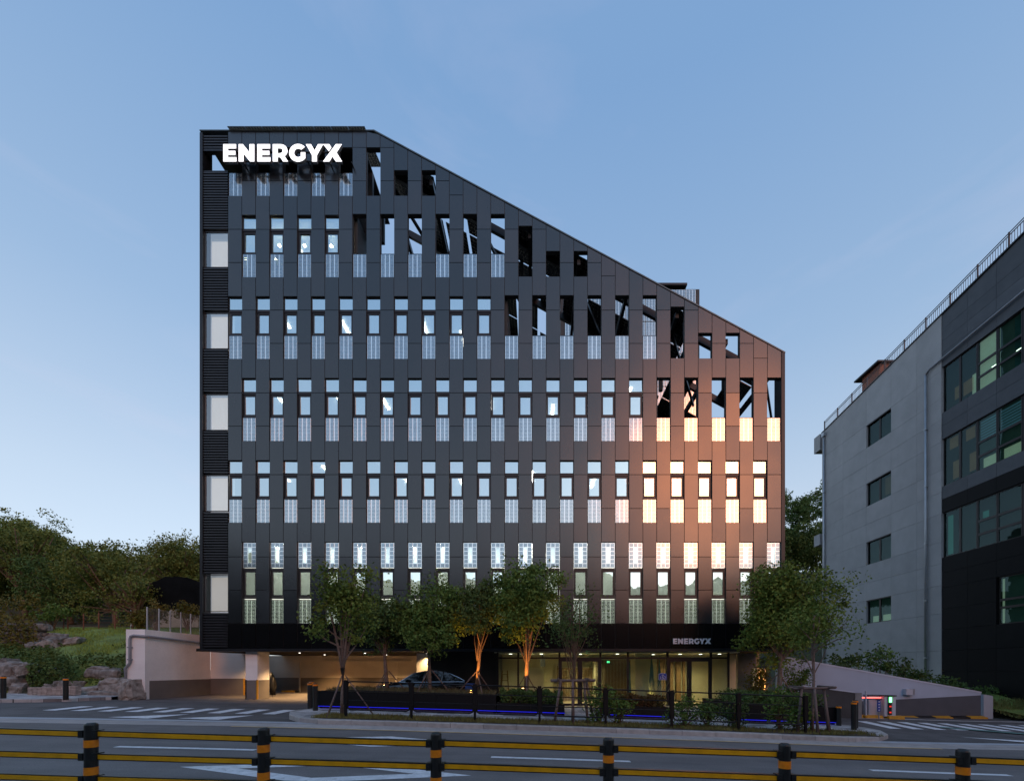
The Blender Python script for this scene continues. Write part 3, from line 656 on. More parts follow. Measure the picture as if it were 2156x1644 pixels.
# lobby interior
obj('lobby_back_wall', MB().box(GX(1040), GX(1660), 24.6, 24.8, -.1, FZ(1371)), M_lobbywall, bld)
obj('lobby_ceiling', MB().box(GX(1040), GX(1560), GY+.1, 24.6, 2.62, 2.68), M_room, bld)
obj('lobby_floor', MB().box(GX(1040), GX(1560), GY-.9, 24.6, -.25, .03), mat('lobby_tile', (.42, .34, .22), .35, var=.1), bld)
obj('lobby_partition', MB().box(GX(1267), GX(1290), 23.4, 24.59, .031, 2.61), M_lobbywall, bld)
obj('lobby_partition', MB().box(GX(1352), GX(1388), 22.4, 22.5, .031, 2.61), M_lobbywall, bld)
for i in range(26):
    x = GX(1180)+i*(GX(1262)-GX(1180))*1.2/26; obj('timber_slat', MB().box(x, x+.035, 24.3, 24.4, .035, 1.85 if i % 7 else 2.0), M_wood, bld)
obj('slat_rail', MB().box(GX(1180), GX(1280), 24.27, 24.295, 1.80, 1.87), M_wood, bld)
for i in range(24):
    x = GX(1268)+i*(GX(1348)-GX(1268))/24; obj('timber_slat', MB().box(x, x+.05, 23.0, 23.08, .035, 2.3), M_barkd, bld)
for (px, w) in ((1424, .35), (1438, .12), (1450, .3), (1470, .25), (1486, .12)):
    x = GX(px); obj('timber_panel', MB().box(x, x+w, 24.2, 24.35, .035, 2.4), M_wood, bld)
for (px, y, e) in ((1075, 22.6, 55), (1140, 22.6, 60), (1222, 22.8, 260), (1300, 22.6, 2), (1375, 23.4, 18), (1432, 22.9, 170), (1475, 22.9, 120), (1515, 22.6, 3)):
    x = (px-VX)*y/F; o = obj('ceiling_lamp', MB().cyl(x, y, 2.60, 2.619, .085, 16), M_lightwhite, bld)
    spot('lamp_beam', o, (x, y, 2.58), (x, y, 0), e, (1, .80, .42), 150, .9, .08)
obj('exit_sign', MB().box(GX(1240), GX(1248), 22.3, 22.33, 2.30, 2.40), M_exit, bld)
obj('exit_sign', MB().box(GX(1292), GX(1298), 23.0, 23.03, 2.15, 2.25), M_exit, bld)
# right end of the ground floor
obj('lit_pier', MB().box(GX(1609), GX(1627), 21.6, 22.1, -.3, 1.86), M_concw, bld)
obj('end_wall', MB().box(GX(1590), GX(1640), 22.8, 23.0, -.3, FZ(1371)), mat('end_wall_grey', (.16,.155,.15), .8), bld)

# ------------------------------------------------------------------ lettering
def arc(cx_, cy_, rx, ry, a0, a1, n): return [(cx_+rx*math.cos(math.radians(a0+(a1-a0)*i/n)), cy_+ry*math.sin(math.radians(a0+(a1-a0)*i/n))) for i in range(n+1)]
E_ = [(0,0),(.76,0),(.76,.24),(.27,.24),(.27,.38),(.70,.38),(.70,.61),(.27,.61),(.27,.76),(.74,.76),(.74,1),(0,1)]
N_ = [(0,0),(.28,0),(.28,.46),(.66,0),(.905,0),(.905,1),(.63,1),(.63,.52),(.24,1),(0,1)]
R_ = [(0,0),(.28,0),(.28,.25),(.43,.25),(.60,0),(.89,0),(.68,.31),(.78,.40),(.84,.51),(.855,.63),(.83,.76),(.76,.88),(.66,.95),(.54,.99),(.44,1),(0,1)]
RH = [(.28,.47),(.28,.77),(.42,.77),(.51,.75),(.565,.69),(.575,.62),(.55,.54),(.49,.49),(.42,.47)]
G_ = arc(.52,.5,.52,.515,42,318,22)+[(.94,.19),(.94,.53),(.68,.53),(.68,.315)]+arc(.53,.5,.245,.255,310,47,14)
Y_ = [(.36,0),(.64,0),(.64,.36),(1.0,1),(.71,1),(.51,.63),(.30,1),(0,1),(.36,.36)]
X1 = [(0,0),(.36,0),(.54,.29),(.74,0),(1.10,0),(.775,.52),(1.085,1),(.74,1)]
X2 = [(0,1),(.33,.60),(.475,.81),(.36,1)]
WORD = [('E',0,[[E_]]),('N',.90,[[N_]]),('E',1.985,[[E_]]),('R',2.89,[[R_,RH]]),('G',3.845,[[G_]]),('Y',4.82,[[Y_]]),('X',5.83,[[X1],[X2]])]
def letter_mb(polys, s, x0, z0, y0, y1, sides=True):
    mbl = MB()
    for loops in polys:
        flat = [p for l in loops for p in l]; n = len(flat)
        tris = geometry.tessellate_polygon([[Vector((x, z, 0)) for x, z in l] for l in loops])
        vs = [(x0+x*s, y0, z0+z*s) for x, z in flat]; fs = []
        for t in tris:
            a, b, c = [Vector((flat[i][0], flat[i][1], 0)) for i in t]
            fs.append(tuple(t) if (b-a).cross(c-a).z > 0 else tuple(reversed(t)))
        if sides:
            vs += [(x, y1, z) for x, _, z in vs]; fs += [tuple(i+n for i in reversed(f)) for f in fs]; o = 0
            for l in loops:
                k = len(l); fs += [((i+1)%k+o, i+o, i+o+n, (i+1)%k+o+n) for i in range(k)]; o += k
        mbl.add(vs, fs)
    return mbl
SY = 20.02; S = 250*SY/F/6.93; sx0 = P(470, 0, SY).x; sz0 = P(0, 340, SY).z
sign = thing('illuminated_sign', 'large glowing white ENERGYX letters at the top left of the facade', 'sign', (sx0, SY, sz0))
for ch, off, polys in WORD:
    o = obj('letter', letter_mb(polys, S, sx0+off*S, sz0, SY+.012, SY+.13), M_signside, sign)
    obj('letter_face', letter_mb(polys, S, sx0+off*S, sz0, SY, SY+.011), M_signface, o)
obj('sign_rail', MB().box(sx0+.1, sx0+6.8*S, SY+.14, SY+.19, sz0+.16, sz0+.21).box(sx0+.1, sx0+6.8*S, SY+.14, SY+.19, sz0+.58, sz0+.63), M_steel, sign)
mb = MB()
for i in range(6): mb.box(FX(cx(1+1.0*i*1.55))+.2, FX(cx(1+1.0*i*1.55))+.25, SY+.19, YF+.1, sz0+.165, sz0+.205)
obj('sign_bracket', mb, M_steel, sign)
s2 = 79.5*20.4/F/6.93; x2 = P(1417.5, 0, 20.4).x; z2 = P(0, 1355, 20.4).z
sg2 = thing('entrance_sign', 'small unlit grey ENERGYX letters above the right entrance door', 'sign', (x2, 20.4, z2))
for ch, off, polys in WORD: obj('letter', letter_mb(polys, s2, x2+off*s2, z2, 20.395, YF-.001), M_signflat, sg2)
# house number plate
py0 = 20.86; c = P(1395.5, 1424, py0); pl = thing('house_number_plate', 'blue house number plate reading 152 on the lobby glass', 'sign', c)
out = [(-.2,-.16),(.2,-.16),(.2,.12),(.12,.165),(0,.185),(-.12,.165),(-.2,.12)]
obj('plate_border', MB().prism_xz([(c.x+x, c.z+z) for x, z in out], py0, py0+.015), M_platew, pl)
obj('plate_face', MB().prism_xz([(c.x+x*.95, c.z+z*.94) for x, z in out], py0-.004, py0-.001), M_plate, pl)
def text(body, size, x, y, z, m, parent, name='lettering'):
    cu = bpy.data.curves.new(name, 'FONT'); cu.body = body; cu.size = size; cu.align_x = 'CENTER'; cu.extrude = .001
    t = bpy.data.objects.new(name, cu); COL.objects.link(t); dg = bpy.context.evaluated_depsgraph_get(); me = bpy.data.meshes.new_from_object(t.evaluated_get(dg)); bpy.data.objects.remove(t)
    me.materials.clear(); me.materials.append(m); o = link(name, me, parent, (x, y, z)); o.rotation_euler = (math.radians(90), 0, 0); return o
text('152', .21, c.x, py0-.007, c.z-.12, M_platew, pl)
obj('plate_mark', MB().box(c.x-.05, c.x+.05, py0-.008, py0-.005, c.z+.07, c.z+.10), M_platew, pl)

# ================================================================== RAMP WALLS AND GARAGE ENTRY
w = thing('garage_ramp_wall', 'pinkish white garage side wall with grey painted band and pipe', 'wall', (-18.2, 19.4, .3))
obj('wall_body', MB().box(-18.64, -17.78, 19.4, 19.62, -.2, 3.62).box(-18.1, -17.78, 19.62, 23.29, 1.28, 3.62), M_concw, w)
obj('base_paint', MB().box(-18.1, -17.776, 19.621, 23.294, -.2, 1.278), M_concg, w)
pz = 3.30
obj('rain_pipe', MB().tube([(-18.60,19.33,.35),(-18.60,19.33,1.85),(-18.40,19.33,2.10),(-18.40,19.33,3.15),(-18.36,19.33,3.30),(-18.22,19.33,3.34),(-17.70,19.33,3.30),(-17.68,19.5,3.30),(-17.68,22.9,3.16)], .055, 8), M_pipe, w, smooth=True)
for z in (1.2, 2.25, 2.8): obj('pipe_clamp', MB().box(-18.66 if z < 2 else -18.47, -18.52 if z < 2 else -18.32, 19.26, 19.40, z-.025, z+.025), M_pipe, w)
mf = thing('mesh_fence', 'grey wire mesh fence standing on the garage ramp wall', 'fence', (-17.9, 19.7, 3.62))
mb = MB()
for i in range(7):
    y = 19.7+i*.62; obj('fence_post', MB().cyl(-17.95, y, 3.62, 4.68, .03, 8), M_galv, mf)
for k in range(22): mb.box(-17.953, -17.947, 19.7, 23.42, 3.68+k*.045, 3.684+k*.045)
for k in range(80): mb.box(-17.953, -17.947, 19.7+k*.0465, 19.704+k*.0465, 3.66, 4.66)
tag(obj('wire_mesh', mb, M_mesh, mf), kind='stuff')
# far ramp wall on the right
RY = 20.0; RX = lambda px: (px-VX)*RY/F; RZ = lambda py: CZ+(HY-py)*RY/F
rw = thing('ramp_wall', 'long light grey ramp wall sloping down to the right with dark painted base', 'wall', (RX(1900), RY, -.4))
top = lambda px: 1385+(px-1655)*(1462-1385)/(2085-1655)
obj('wall_body', MB().prism_xz([(RX(1640),-.8),(RX(2066),-.8),(RX(2066),RZ(top(2066))),(RX(1640),RZ(top(1640)))], RY, RY+.28), mat('ramp_wall_shade_tint', (.41,.49,.61), .8, var=.06, vs=1), rw)  # blue in the wall colour stands in for shade on it
obj('wall_cap', MB().hexa([(RX(1640),RY-.02,RZ(top(1640))+.002),(RX(2066),RY-.02,RZ(top(2066))+.002),(RX(2066),RY+.31,RZ(top(2066))+.002),(RX(1640),RY+.31,RZ(top(1640))+.002)],
    [(RX(1640),RY-.02,RZ(top(1640))+.07),(RX(2066),RY-.02,RZ(top(2066))+.07),(RX(2066),RY+.31,RZ(top(2066))+.07),(RX(1640),RY+.31,RZ(top(1640))+.07)]), mat('cap_white', (.52,.58,.68), .7, var=.05), rw)
obj('base_paint', MB().prism_xz([(RX(1740),-.8),(RX(2065),-.8),(RX(2065),RZ(1463)),(RX(1885),RZ(1472)),(RX(1740),RZ(1479))], RY-.006, RY-.001), mat('ramp_grey', (.085,.096,.115), .75, var=.08), rw)
obj('wall_return', MB().prism_xz([(RX(2066.5),-.8),(RX(2086),-.8),(RX(2086),RZ(1464)),(RX(2066.5),RZ(1461))], RY-.10, RY+1.2), mat('ramp_wall_end', (.40,.44,.50), .8, var=.05), rw)
for i in range(8):
    a, b = RX(1780+i*36), RX(1780+(i+1)*36); z = RZ(1508)
    obj('kerb_block', MB().hexa([(a,RY-.3,-.75),(b,RY-.3,-.75),(b,RY-.02,-.75),(a,RY-.02,-.75)], [(a,RY-.26,RZ(1508.5)),(b,RY-.26,RZ(1508.5)),(b,RY-.02,RZ(1506)),(a,RY-.02,RZ(1506))]), M_yk if i % 2 else M_black, rw)
bx_ = thing('wall_cabinet', 'small pale electrical box mounted on the ramp wall', 'electrical box', P(1917, 1456, RY-.2))
p = P(1917, 1456, RY-.2); obj('cabinet_body', MB().box(p.x-.19, p.x+.12, p.y, RY-.001, p.z-.14, p.z+.13), M_kiosk, bx_); obj('cabinet_door', MB().box(p.x+.122, p.x+.19, p.y-.01, RY-.001, p.z-.15, p.z+.14), M_galv, bx_)
iw = thing('ramp_parapet', 'short dark grey ramp parapet with pale cap behind the right planter', 'wall', P(1780, 1500, 18.4))
q = lambda px, py: P(px, py, 18.4); a = q(1690, 1444); b = q(1800, 1458); c_ = q(1814, 1458)
obj('parapet_body', MB().prism_xz([(a.x,-.6),(b.x,-.6),(b.x,b.z),(a.x,a.z)], 18.4, 18.65), mat('parapet_grey', (.05,.053,.056), .75), iw)
obj('parapet_end', MB().prism_xz([(b.x+.001,-.6),(c_.x,-.6),(c_.x,c_.z),(b.x+.001,b.z)], 18.38, 18.67), mat('parapet_pale', (.22,.22,.22), .8), iw)
obj('parapet_cap', MB().hexa([(a.x,18.38,a.z+.002),(b.x,18.38,b.z+.002),(b.x,18.67,b.z+.002),(a.x,18.67,a.z+.002)],[(a.x,18.38,a.z+.05),(b.x,18.38,b.z+.05),(b.x,18.67,b.z+.05),(a.x,18.67,a.z+.05)]), mat('cap_white', (.52,.58,.68)), iw)
# parking gate and machines
GYY = 18.9
def at(px, py, Y=GYY): return P(px, py, Y)
k = thing('wheel_guard_kerb', 'yellow painted wheel guard kerb under the parking barrier', 'kerb', at(1830, 1506))
a = at(1800, 1506); b = at(1850, 1508); obj('kerb_body', MB().hexa([(a.x,18.6,a.z-.25),(b.x,18.6,a.z-.25),(b.x,19.0,a.z-.25),(a.x,19.0,a.z-.25)],[(a.x+.05,18.66,a.z+.05),(b.x,18.66,a.z+.03),(b.x,18.95,a.z+.03),(a.x+.05,18.95,a.z+.05)]), M_yk, k)
obj('black_end', MB().box(a.x-.25, a.x+.02, 18.62, 18.98, a.z-.25, a.z+.03), M_black, k)
k = thing('wheel_guard_kerb', 'yellow kerb block at the foot of the parking ticket machine', 'kerb', at(1875, 1508))
a = at(1856, 1507); b = at(1888, 1507); obj('kerb_body', MB().hexa([(a.x,18.45,a.z-.25),(b.x,18.45,a.z-.25),(b.x,18.75,a.z-.25),(a.x,18.75,a.z-.25)],[(a.x,18.5,a.z+.05),(b.x,18.5,a.z+.05),(b.x,18.75,a.z+.05),(a.x,18.75,a.z+.05)]), M_yk, k)
t = thing('parking_barrier', 'parking barrier with red lit arm and pale cabinet on the ramp', 'barrier', at(1840, 1504))
a = at(1829, 1464); b = at(1852, 1503); obj('barrier_cabinet', MB().box(a.x, b.x-.05, GYY, GYY+.3, b.z-.1, a.z), M_kiosk, t); obj('cabinet_top', MB().box(a.x-.03, b.x, GYY-.03, GYY+.33, a.z+.001, a.z+.03), M_black, t)
a = at(1815, 1468, 18.8); b = at(1861, 1468, 18.8); obj('barrier_arm', MB().box(a.x, b.x, 18.80, 18.84, a.z-.03, a.z+.03), M_kiosk, t); obj('arm_led', MB().box(a.x, b.x-.1, 18.785, 18.795, a.z-.02, a.z+.02), M_red, t)
t = thing('white_bollard_post', 'slim white post beside the parking barrier', 'post', at(1812, 1504)); a = at(1812, 1453); b = at(1812, 1505)
obj('post_shaft', MB().cyl(a.x, GYY-.3, b.z, a.z, .035, 10), M_kiosk, t); obj('post_foot', MB().cyl(a.x, GYY-.3, b.z-.05, b.z+.03, .07, 12), M_yk, t)
t = thing('parking_signal', 'grey parking machine with green and red signal lights', 'signal', at(1880, 1506, 18.6))
a = at(1862, 1465, 18.6); b = at(1886, 1505, 18.6); obj('machine_body', MB().box(a.x, b.x, 18.6, 18.9, b.z-.05, a.z), M_kiosk, t); obj('machine_roof', MB().box(a.x-.02, b.x+.02, 18.56, 18.92, a.z+.001, a.z+.04), M_black, t)
a = at(1871, 1466, 18.55); b = at(1878, 1504, 18.55); obj('signal_column', MB().box(a.x, b.x, 18.55, 18.599, b.z, a.z), M_black, t)
obj('green_light', MB().box(a.x+.02, b.x-.02, 18.53, 18.549, at(0,1478,18.55).z, a.z-.02), M_greenled, t)
for py in (1486.5, 1499): obj('red_light', MB().box(a.x+.03, b.x-.03, 18.535, 18.549, at(0,py,18.55).z-.03, at(0,py,18.55).z+.03), mat('dim_red', (.3,.01,.01), .4, emit=(1,.05,.03), es=.5), t)
t = thing('blue_direction_sign', 'narrow blue sign on a post between the parking machines', 'sign', at(1850, 1506, 18.5)); a = at(1848, 1473, 18.5); b = at(1854, 1497, 18.5)
obj('sign_board', MB().box(a.x, b.x, 18.5, 18.53, b.z, a.z), M_plate, t); obj('sign_post', MB().cyl((a.x+b.x)/2+.03, 18.55, at(0,1512,18.5).z, b.z, .025, 8), M_galv, t); obj('sign_hood', MB().box(a.x-.05, b.x+.05, 18.48, 18.56, a.z+.001, a.z+.03), M_black, t)
for i in range(4): obj('sign_mark', MB().box(a.x+.03, b.x-.03, 18.494, 18.499, a.z-.10-i*.12, a.z-.05-i*.12), M_platew, t)

# ================================================================== NEIGHBOUR BUILDING (right)
NX = 24.0
def nd(px): return NX*F/(px-VX)
nb = thing('neighbour_building', 'grey panelled neighbouring block with dark cladded front part and long window bands', 'building', (NX, 28, 0))
Y0, YM, Y1 = 15.0, nd(1982), nd(1731)
def roofN(y): return 21.6+(Y1-y)/(Y1-nd(2156))*1.65
LIGHTW = [(5.10,6.78),(9.35,11.02),(13.60,15.28),(17.85,19.5)]
lw0, lw1 = nd(1876), nd(1824)
DARKW = [(16.95,19.66),(12.6,15.4),(8.4,11.05)]
obj('wall_core', MB().hexa([(NX+.30,Y0,-1),(NX+14,Y0,-1),(NX+14,Y1,-1),(NX+.30,Y1,-1)], [(NX+.30,Y0,roofN(Y0)-.3),(NX+14,Y0,roofN(Y0)-.3),(NX+14,Y1,roofN(Y1)-.3),(NX+.30,Y1,roofN(Y1)-.3)]), M_core, nb)
def slabbox(y0, y1, z0, z1, m, name='wall_panel', d=.05, px=0):
    g = .006; return obj(name, MB().box(NX+px, NX+px+d, y0+g, y1-g, z0+g, z1-g), m, nb)
# light grey panels
cols = [YM, nd(1930), lw0, lw1, nd(1775), Y1]
rows = [-1.0,.9,2.9,5.10,6.78,8.05,9.35,11.02,12.3,13.60,15.28,16.6,17.85,19.5]
for i in range(len(cols)-1):
    for j in range(len(rows)-1):
        if i == 2 and any(abs(rows[j]-a) < .01 for a, b in LIGHTW): continue
        slabbox(cols[i], cols[i+1], rows[j], rows[j+1], M_nlight, d=.25)
    y0, y1 = cols[i], cols[i+1]; g = .006
    obj('wall_panel', MB().hexa([(NX,y0+g,19.506),(NX+.25,y0+g,19.506),(NX+.25,y1-g,19.506),(NX,y1-g,19.506)], [(NX,y0+g,roofN(y0)),(NX+.25,y0+g,roofN(y0)),(NX+.25,y1-g,roofN(y1)),(NX,y1-g,roofN(y1))]), M_nlight, nb)
# dark panels: columns of about 1.45 m, rows of 0.75 m
ds = []; y = YM
while y > Y0+.1: ds.append((max(y-1.5, Y0), y)); y -= 1.5
zs = [-1+.875*i for i in range(0, 33)]
def inwin(z0, z1, ym):
    m = (z0+z1)/2
    if any(a < m < b for a, b in DARKW): return True
    return 4.14 < m < 6.6 and ym < nd(2098)
zz = sorted(set([-1.0, .5, 1.7, 2.9, 4.14, 5.35, 6.6, 7.5, 8.4, 11.05, 11.85, 12.6, 15.4, 16.2, 16.95, 19.66, 20.5, 21.2, 21.9]))
for (a, b) in ds:
    for j in range(len(zz)-1):
        if inwin(zz[j], zz[j+1], (a+b)/2): continue
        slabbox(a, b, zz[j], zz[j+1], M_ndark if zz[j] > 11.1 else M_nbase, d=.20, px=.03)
    g = .006; obj('wall_panel', MB().hexa([(NX+.03,a+g,21.906),(NX+.25,a+g,21.906),(NX+.25,b-g,21.906),(NX+.03,b-g,21.906)], [(NX+.03,a+g,roofN(a)),(NX+.25,a+g,roofN(a)),(NX+.25,b-g,roofN(b)),(NX+.03,b-g,roofN(b))]), M_ndark, nb)
obj('parapet_cap', MB().hexa([(NX-.05,Y0,roofN(Y0)+.003),(NX+.35,Y0,roofN(Y0)+.003),(NX+.35,Y1+.05,roofN(Y1)+.003),(NX-.05,Y1+.05,roofN(Y1)+.003)],[(NX-.05,Y0,roofN(Y0)+.08),(NX+.35,Y0,roofN(Y0)+.08),(NX+.35,Y1+.05,roofN(Y1)+.08),(NX-.05,Y1+.05,roofN(Y1)+.08)]), M_trim, nb)
def nwin(y0, y1, z0, z1, bars=(), inside=None, x=NX+.12):
    b = .05; mbw = MB().box(x, x+.08, y0, y1, z0, z0+b).box(x, x+.08, y0, y1, z1-b, z1).box(x, x+.08, y0, y0+b, z0+b, z1-b).box(x, x+.08, y1-b, y1, z0+b, z1-b)
    for z in bars: mbw.box(x, x+.08, y0+b, y1-b, z-.06, z+.06)
    o = obj('window', mbw, M_frame, nb); obj('pane', MB().box(x+.03, x+.04, y0+b, y1-b, z0+b, z1-b), M_nglass, o); return o
lit_room = mat('neighbour_room_glow', (.4, .5, .42), .8, emit=(.74, .85, .66), es=.15)  # emission stands in for room light on back plates and blinds
dim_room = mat('neighbour_dim_room', (.05, .07, .065), .8, emit=(.2, .5, .45), es=.012)
dark_room = mat('neighbour_dark_room', (.03, .035, .035), .8)
warm_room = mat('neighbour_item_glow', (.30, .17, .09), .8, emit=(1, .5, .25), es=.03)  # emission stands in for lamplight on furniture, blinds and posters
for k, (a, b) in enumerate(LIGHTW):
    ym = (lw0+lw1)/2; o = nwin(lw0+.01, ym-.015, a, b); o2 = nwin(ym+.015, lw1-.01, a, b)
    obj('window_back', MB().box(NX+.285, NX+.298, lw0, lw1, a, b), dark_room if k else dim_room, o)
    if k == 0:
        obj('blind', MB().box(NX+.27, NX+.28, lw0+.06, ym-.1, a+.05, a+.50), lit_room, o); obj('blind', MB().box(NX+.27, NX+.28, ym+.3, lw1-.3, a+.05, a+.5), lit_room, o2)
        obj('blind', MB().box(NX+.27, NX+.28, lw0+.03, lw0+.14, a+.5, b-.1), lit_room, o)
    if k == 2:
        obj('blind', MB().box(NX+.27, NX+.28, lw0+.05, lw0+.2, a+.9, b-.15), warm_room, o)
        for s_ in range(9): obj('blind_slat', MB().box(NX+.255, NX+.26, lw0+.05, ym-.3, a+.3+s_*.13, a+.36+s_*.13), warm_room, o)
    obj('window_reveal', MB().box(NX+.01, NX+.05, lw0+.003, lw1-.003, b-.06, b-.008), M_frame, o)
divs = [YM-.02, nd(2017), nd(2053), nd(2095), nd(2148), nd(2210), nd(2290), Y0]
for k, (a, b) in enumerate(DARKW):
    for i in range(len(divs)-1):
        y1, y0 = divs[i], divs[i+1]; h = b-a; bars = (a+h*.28, a+h*.55) if i >= 2 else ()
        o = nwin(y0+.01, y1-.01, a, b, bars)
        m = dark_room
        if k == 0: m = [dark_room, dark_room, lit_room, dim_room, dim_room, dark_room, dark_room][i]
        if k == 1: m = [dark_room, dark_room, dim_room, dim_room, dim_room, dark_room, dark_room][i]
        if k == 2: m = dark_room
        obj('window_back', MB().box(NX+.285, NX+.298, y0, y1, a, b), m, o)
        if k == 0 and i in (2, 3):
            obj('curtain', MB().prism_xy([(NX+.262, y0+.06), (NX+.27, y0+.06), (NX+.27, y1-(.9 if i == 2 else .7)), (NX+.262, y1-(.9 if i == 2 else .7))], a+h*.45*(i == 2)+.1, b-.1), mat('teal_curtain', (.02, .10, .11), .8), o)
            obj('strip_light', MB().box(NX+.25, NX+.256, y0+.1, y0+.4, a+h*.33, a+h*.35), mat('strip_lamp', (1,1,1), .5, emit=(.9,1,.85), es=3), o)
        if k == 0 and i == 1: obj('furniture', MB().box(NX+.26, NX+.275, y1-.62, y1-.05, a+.35, a+1.1), warm_room, o); obj('blind', MB().prism_xz([(NX+.26,a+.06),(NX+.27,a+.06),(NX+.27,a+1.2),(NX+.26,a+1.2)], y0+.06, y0+.4), lit_room, o)
        if k == 0 and i == 0: obj('furniture', MB().box(NX+.26, NX+.275, y0+.02, y0+.45, a+.45, a+1.15), warm_room, o)
        if k == 1 and i in (2, 3):
            for s_ in range(8): obj('blind_slat', MB().box(NX+.25, NX+.256, y0+.06, y1-.06, b-.22-s_*.15, b-.14-s_*.15), mat('blue_slat', (.07, .15, .22), .5, emit=(.2,.45,.7), es=.10), o)  # slats emit, their lit look is put into the material
            obj('desk_glow', MB().box(NX+.26, NX+.275, y0+.1, y1-.2, a+.1, a+.62), lit_room, o)
        if k == 1 and i in (0, 1):
            obj('poster', MB().box(NX+.26, NX+.275, y0+.15, y0+.55, a+.25, a+1.25), warm_room, o); obj('blind', MB().box(NX+.26, NX+.275, y0+.25, y0+.75, b-.75, b-.1), warm_room, o)
        if k == 2 and i in (0, 2): obj('poster', MB().box(NX+.26, NX+.275, y0+.55, y0+.85, a+(.15 if i == 0 else 1.6), b-(.25 if i == 0 else .7)), mat('teal_poster', (.04,.14,.15), .8, emit=(.1,.4,.4), es=.12), o)  # poster emits, its glow is put into the material
yb1 = nd(2098)
for i in range(3):
    y1 = yb1-i*1.5; y0 = y1-1.5; 
    if y0 < Y0: break
    o = nwin(y0+.01, y1-.01, 4.14, 6.6, (5.0, 5.4)); obj('window_back', MB().box(NX+.285, NX+.298, y0, y1, 4.14, 6.6), dim_room, o)
    obj('blind', MB().box(NX+.26, NX+.27, y1-.16, y1-.06, 4.2, 6.5), lit_room, o)
# downpipes, gutter
p1 = nd(1952); obj('downpipe', MB().tube([(NX-.09,p1,.6),(NX-.09,p1,19.86)], .065, 8), M_galv, nb, smooth=True)
obj('downpipe', MB().tube([(NX-.09,p1,19.86),(NX-.09,p1-.25,20.05),(NX-.09,Y0,20.75)], .055, 8), M_pipe, nb, smooth=True)
p2 = nd(1737); obj('downpipe', MB().tube([(NX-.09,p2,1.0),(NX-.09,p2,roofN(p2)-.5)], .065, 8), M_galv, nb, smooth=True); obj('rain_hopper', MB().box(NX-.22, NX-.002, p2-.15, p2+.15, roofN(p2)-.5, roofN(p2)-.2), M_galv, nb)
for z in (2.5, 6, 9.5, 13, 16.5):
    for p_ in (p1, p2): obj('pipe_clamp', MB().box(NX-.17, NX-.001, p_-.09, p_+.09, z-.03, z+.03), M_galv, nb)
# roof railing
rl = thing('roof_railing', 'thin dark railing along the roof edge of the neighbouring block', 'railing', (NX+.25, 28, roofN(28)))
mb = MB()
for z in (.22, .85, .98): mb.beam((NX+.2, Y0, roofN(Y0)+z), (NX+.2, Y1, roofN(Y1)+z), .035, .035)
obj('rail_bars', mb, M_rail, rl); y = Y1; mb = MB(); n = 0
while y > Y0:
    if n % 12 == 0: obj('rail_post', MB().box(NX+.17, NX+.23, y-.03, y+.03, roofN(y)+.08, roofN(y)+1.02), M_rail, rl)
    else: mb.box(NX+.192, NX+.208, y-.008, y+.008, roofN(y)+.235, roofN(y)+.84)
    y -= .13; n += 1
tag(obj('balusters', mb, M_rail, rl), kind='stuff')
rb = thing('rooftop_hut', 'red brick rooftop hut behind the railing of the neighbouring block', 'building', (NX+1.6, 32.5, 21.8))
ya, yb_ = 31.9, 33.6
obj('brick_wall', MB().box(NX+1.6, NX+4.5, ya, yb_, 21.0, 24.6), M_brick, rb); obj('hut_roof', MB().hexa([(NX+1.3,ya-.2,24.602),(NX+4.7,ya-.2,24.602),(NX+4.7,yb_+.5,24.602),(NX+1.3,yb_+.5,24.602)],[(NX+1.3,ya-.2,24.72),(NX+4.7,ya-.2,24.72),(NX+4.7,yb_+.5,24.72),(NX+1.3,yb_+.5,24.72)]), M_trim, rb)
obj('hut_door', MB().box(NX+1.57, NX+1.599, ya+.6, ya+1.3, 21.9, 23.6), M_frame, rb)
# rear balconies of the neighbour
for z, h in ((20.3, 1.9), (12.3, 1.3), (7.3, 1.3)): obj('rear_balcony', MB().box(NX-.10, NX+1.5, Y1+.15, Y1+.9, z, z+h*.7), M_nlight, nb)

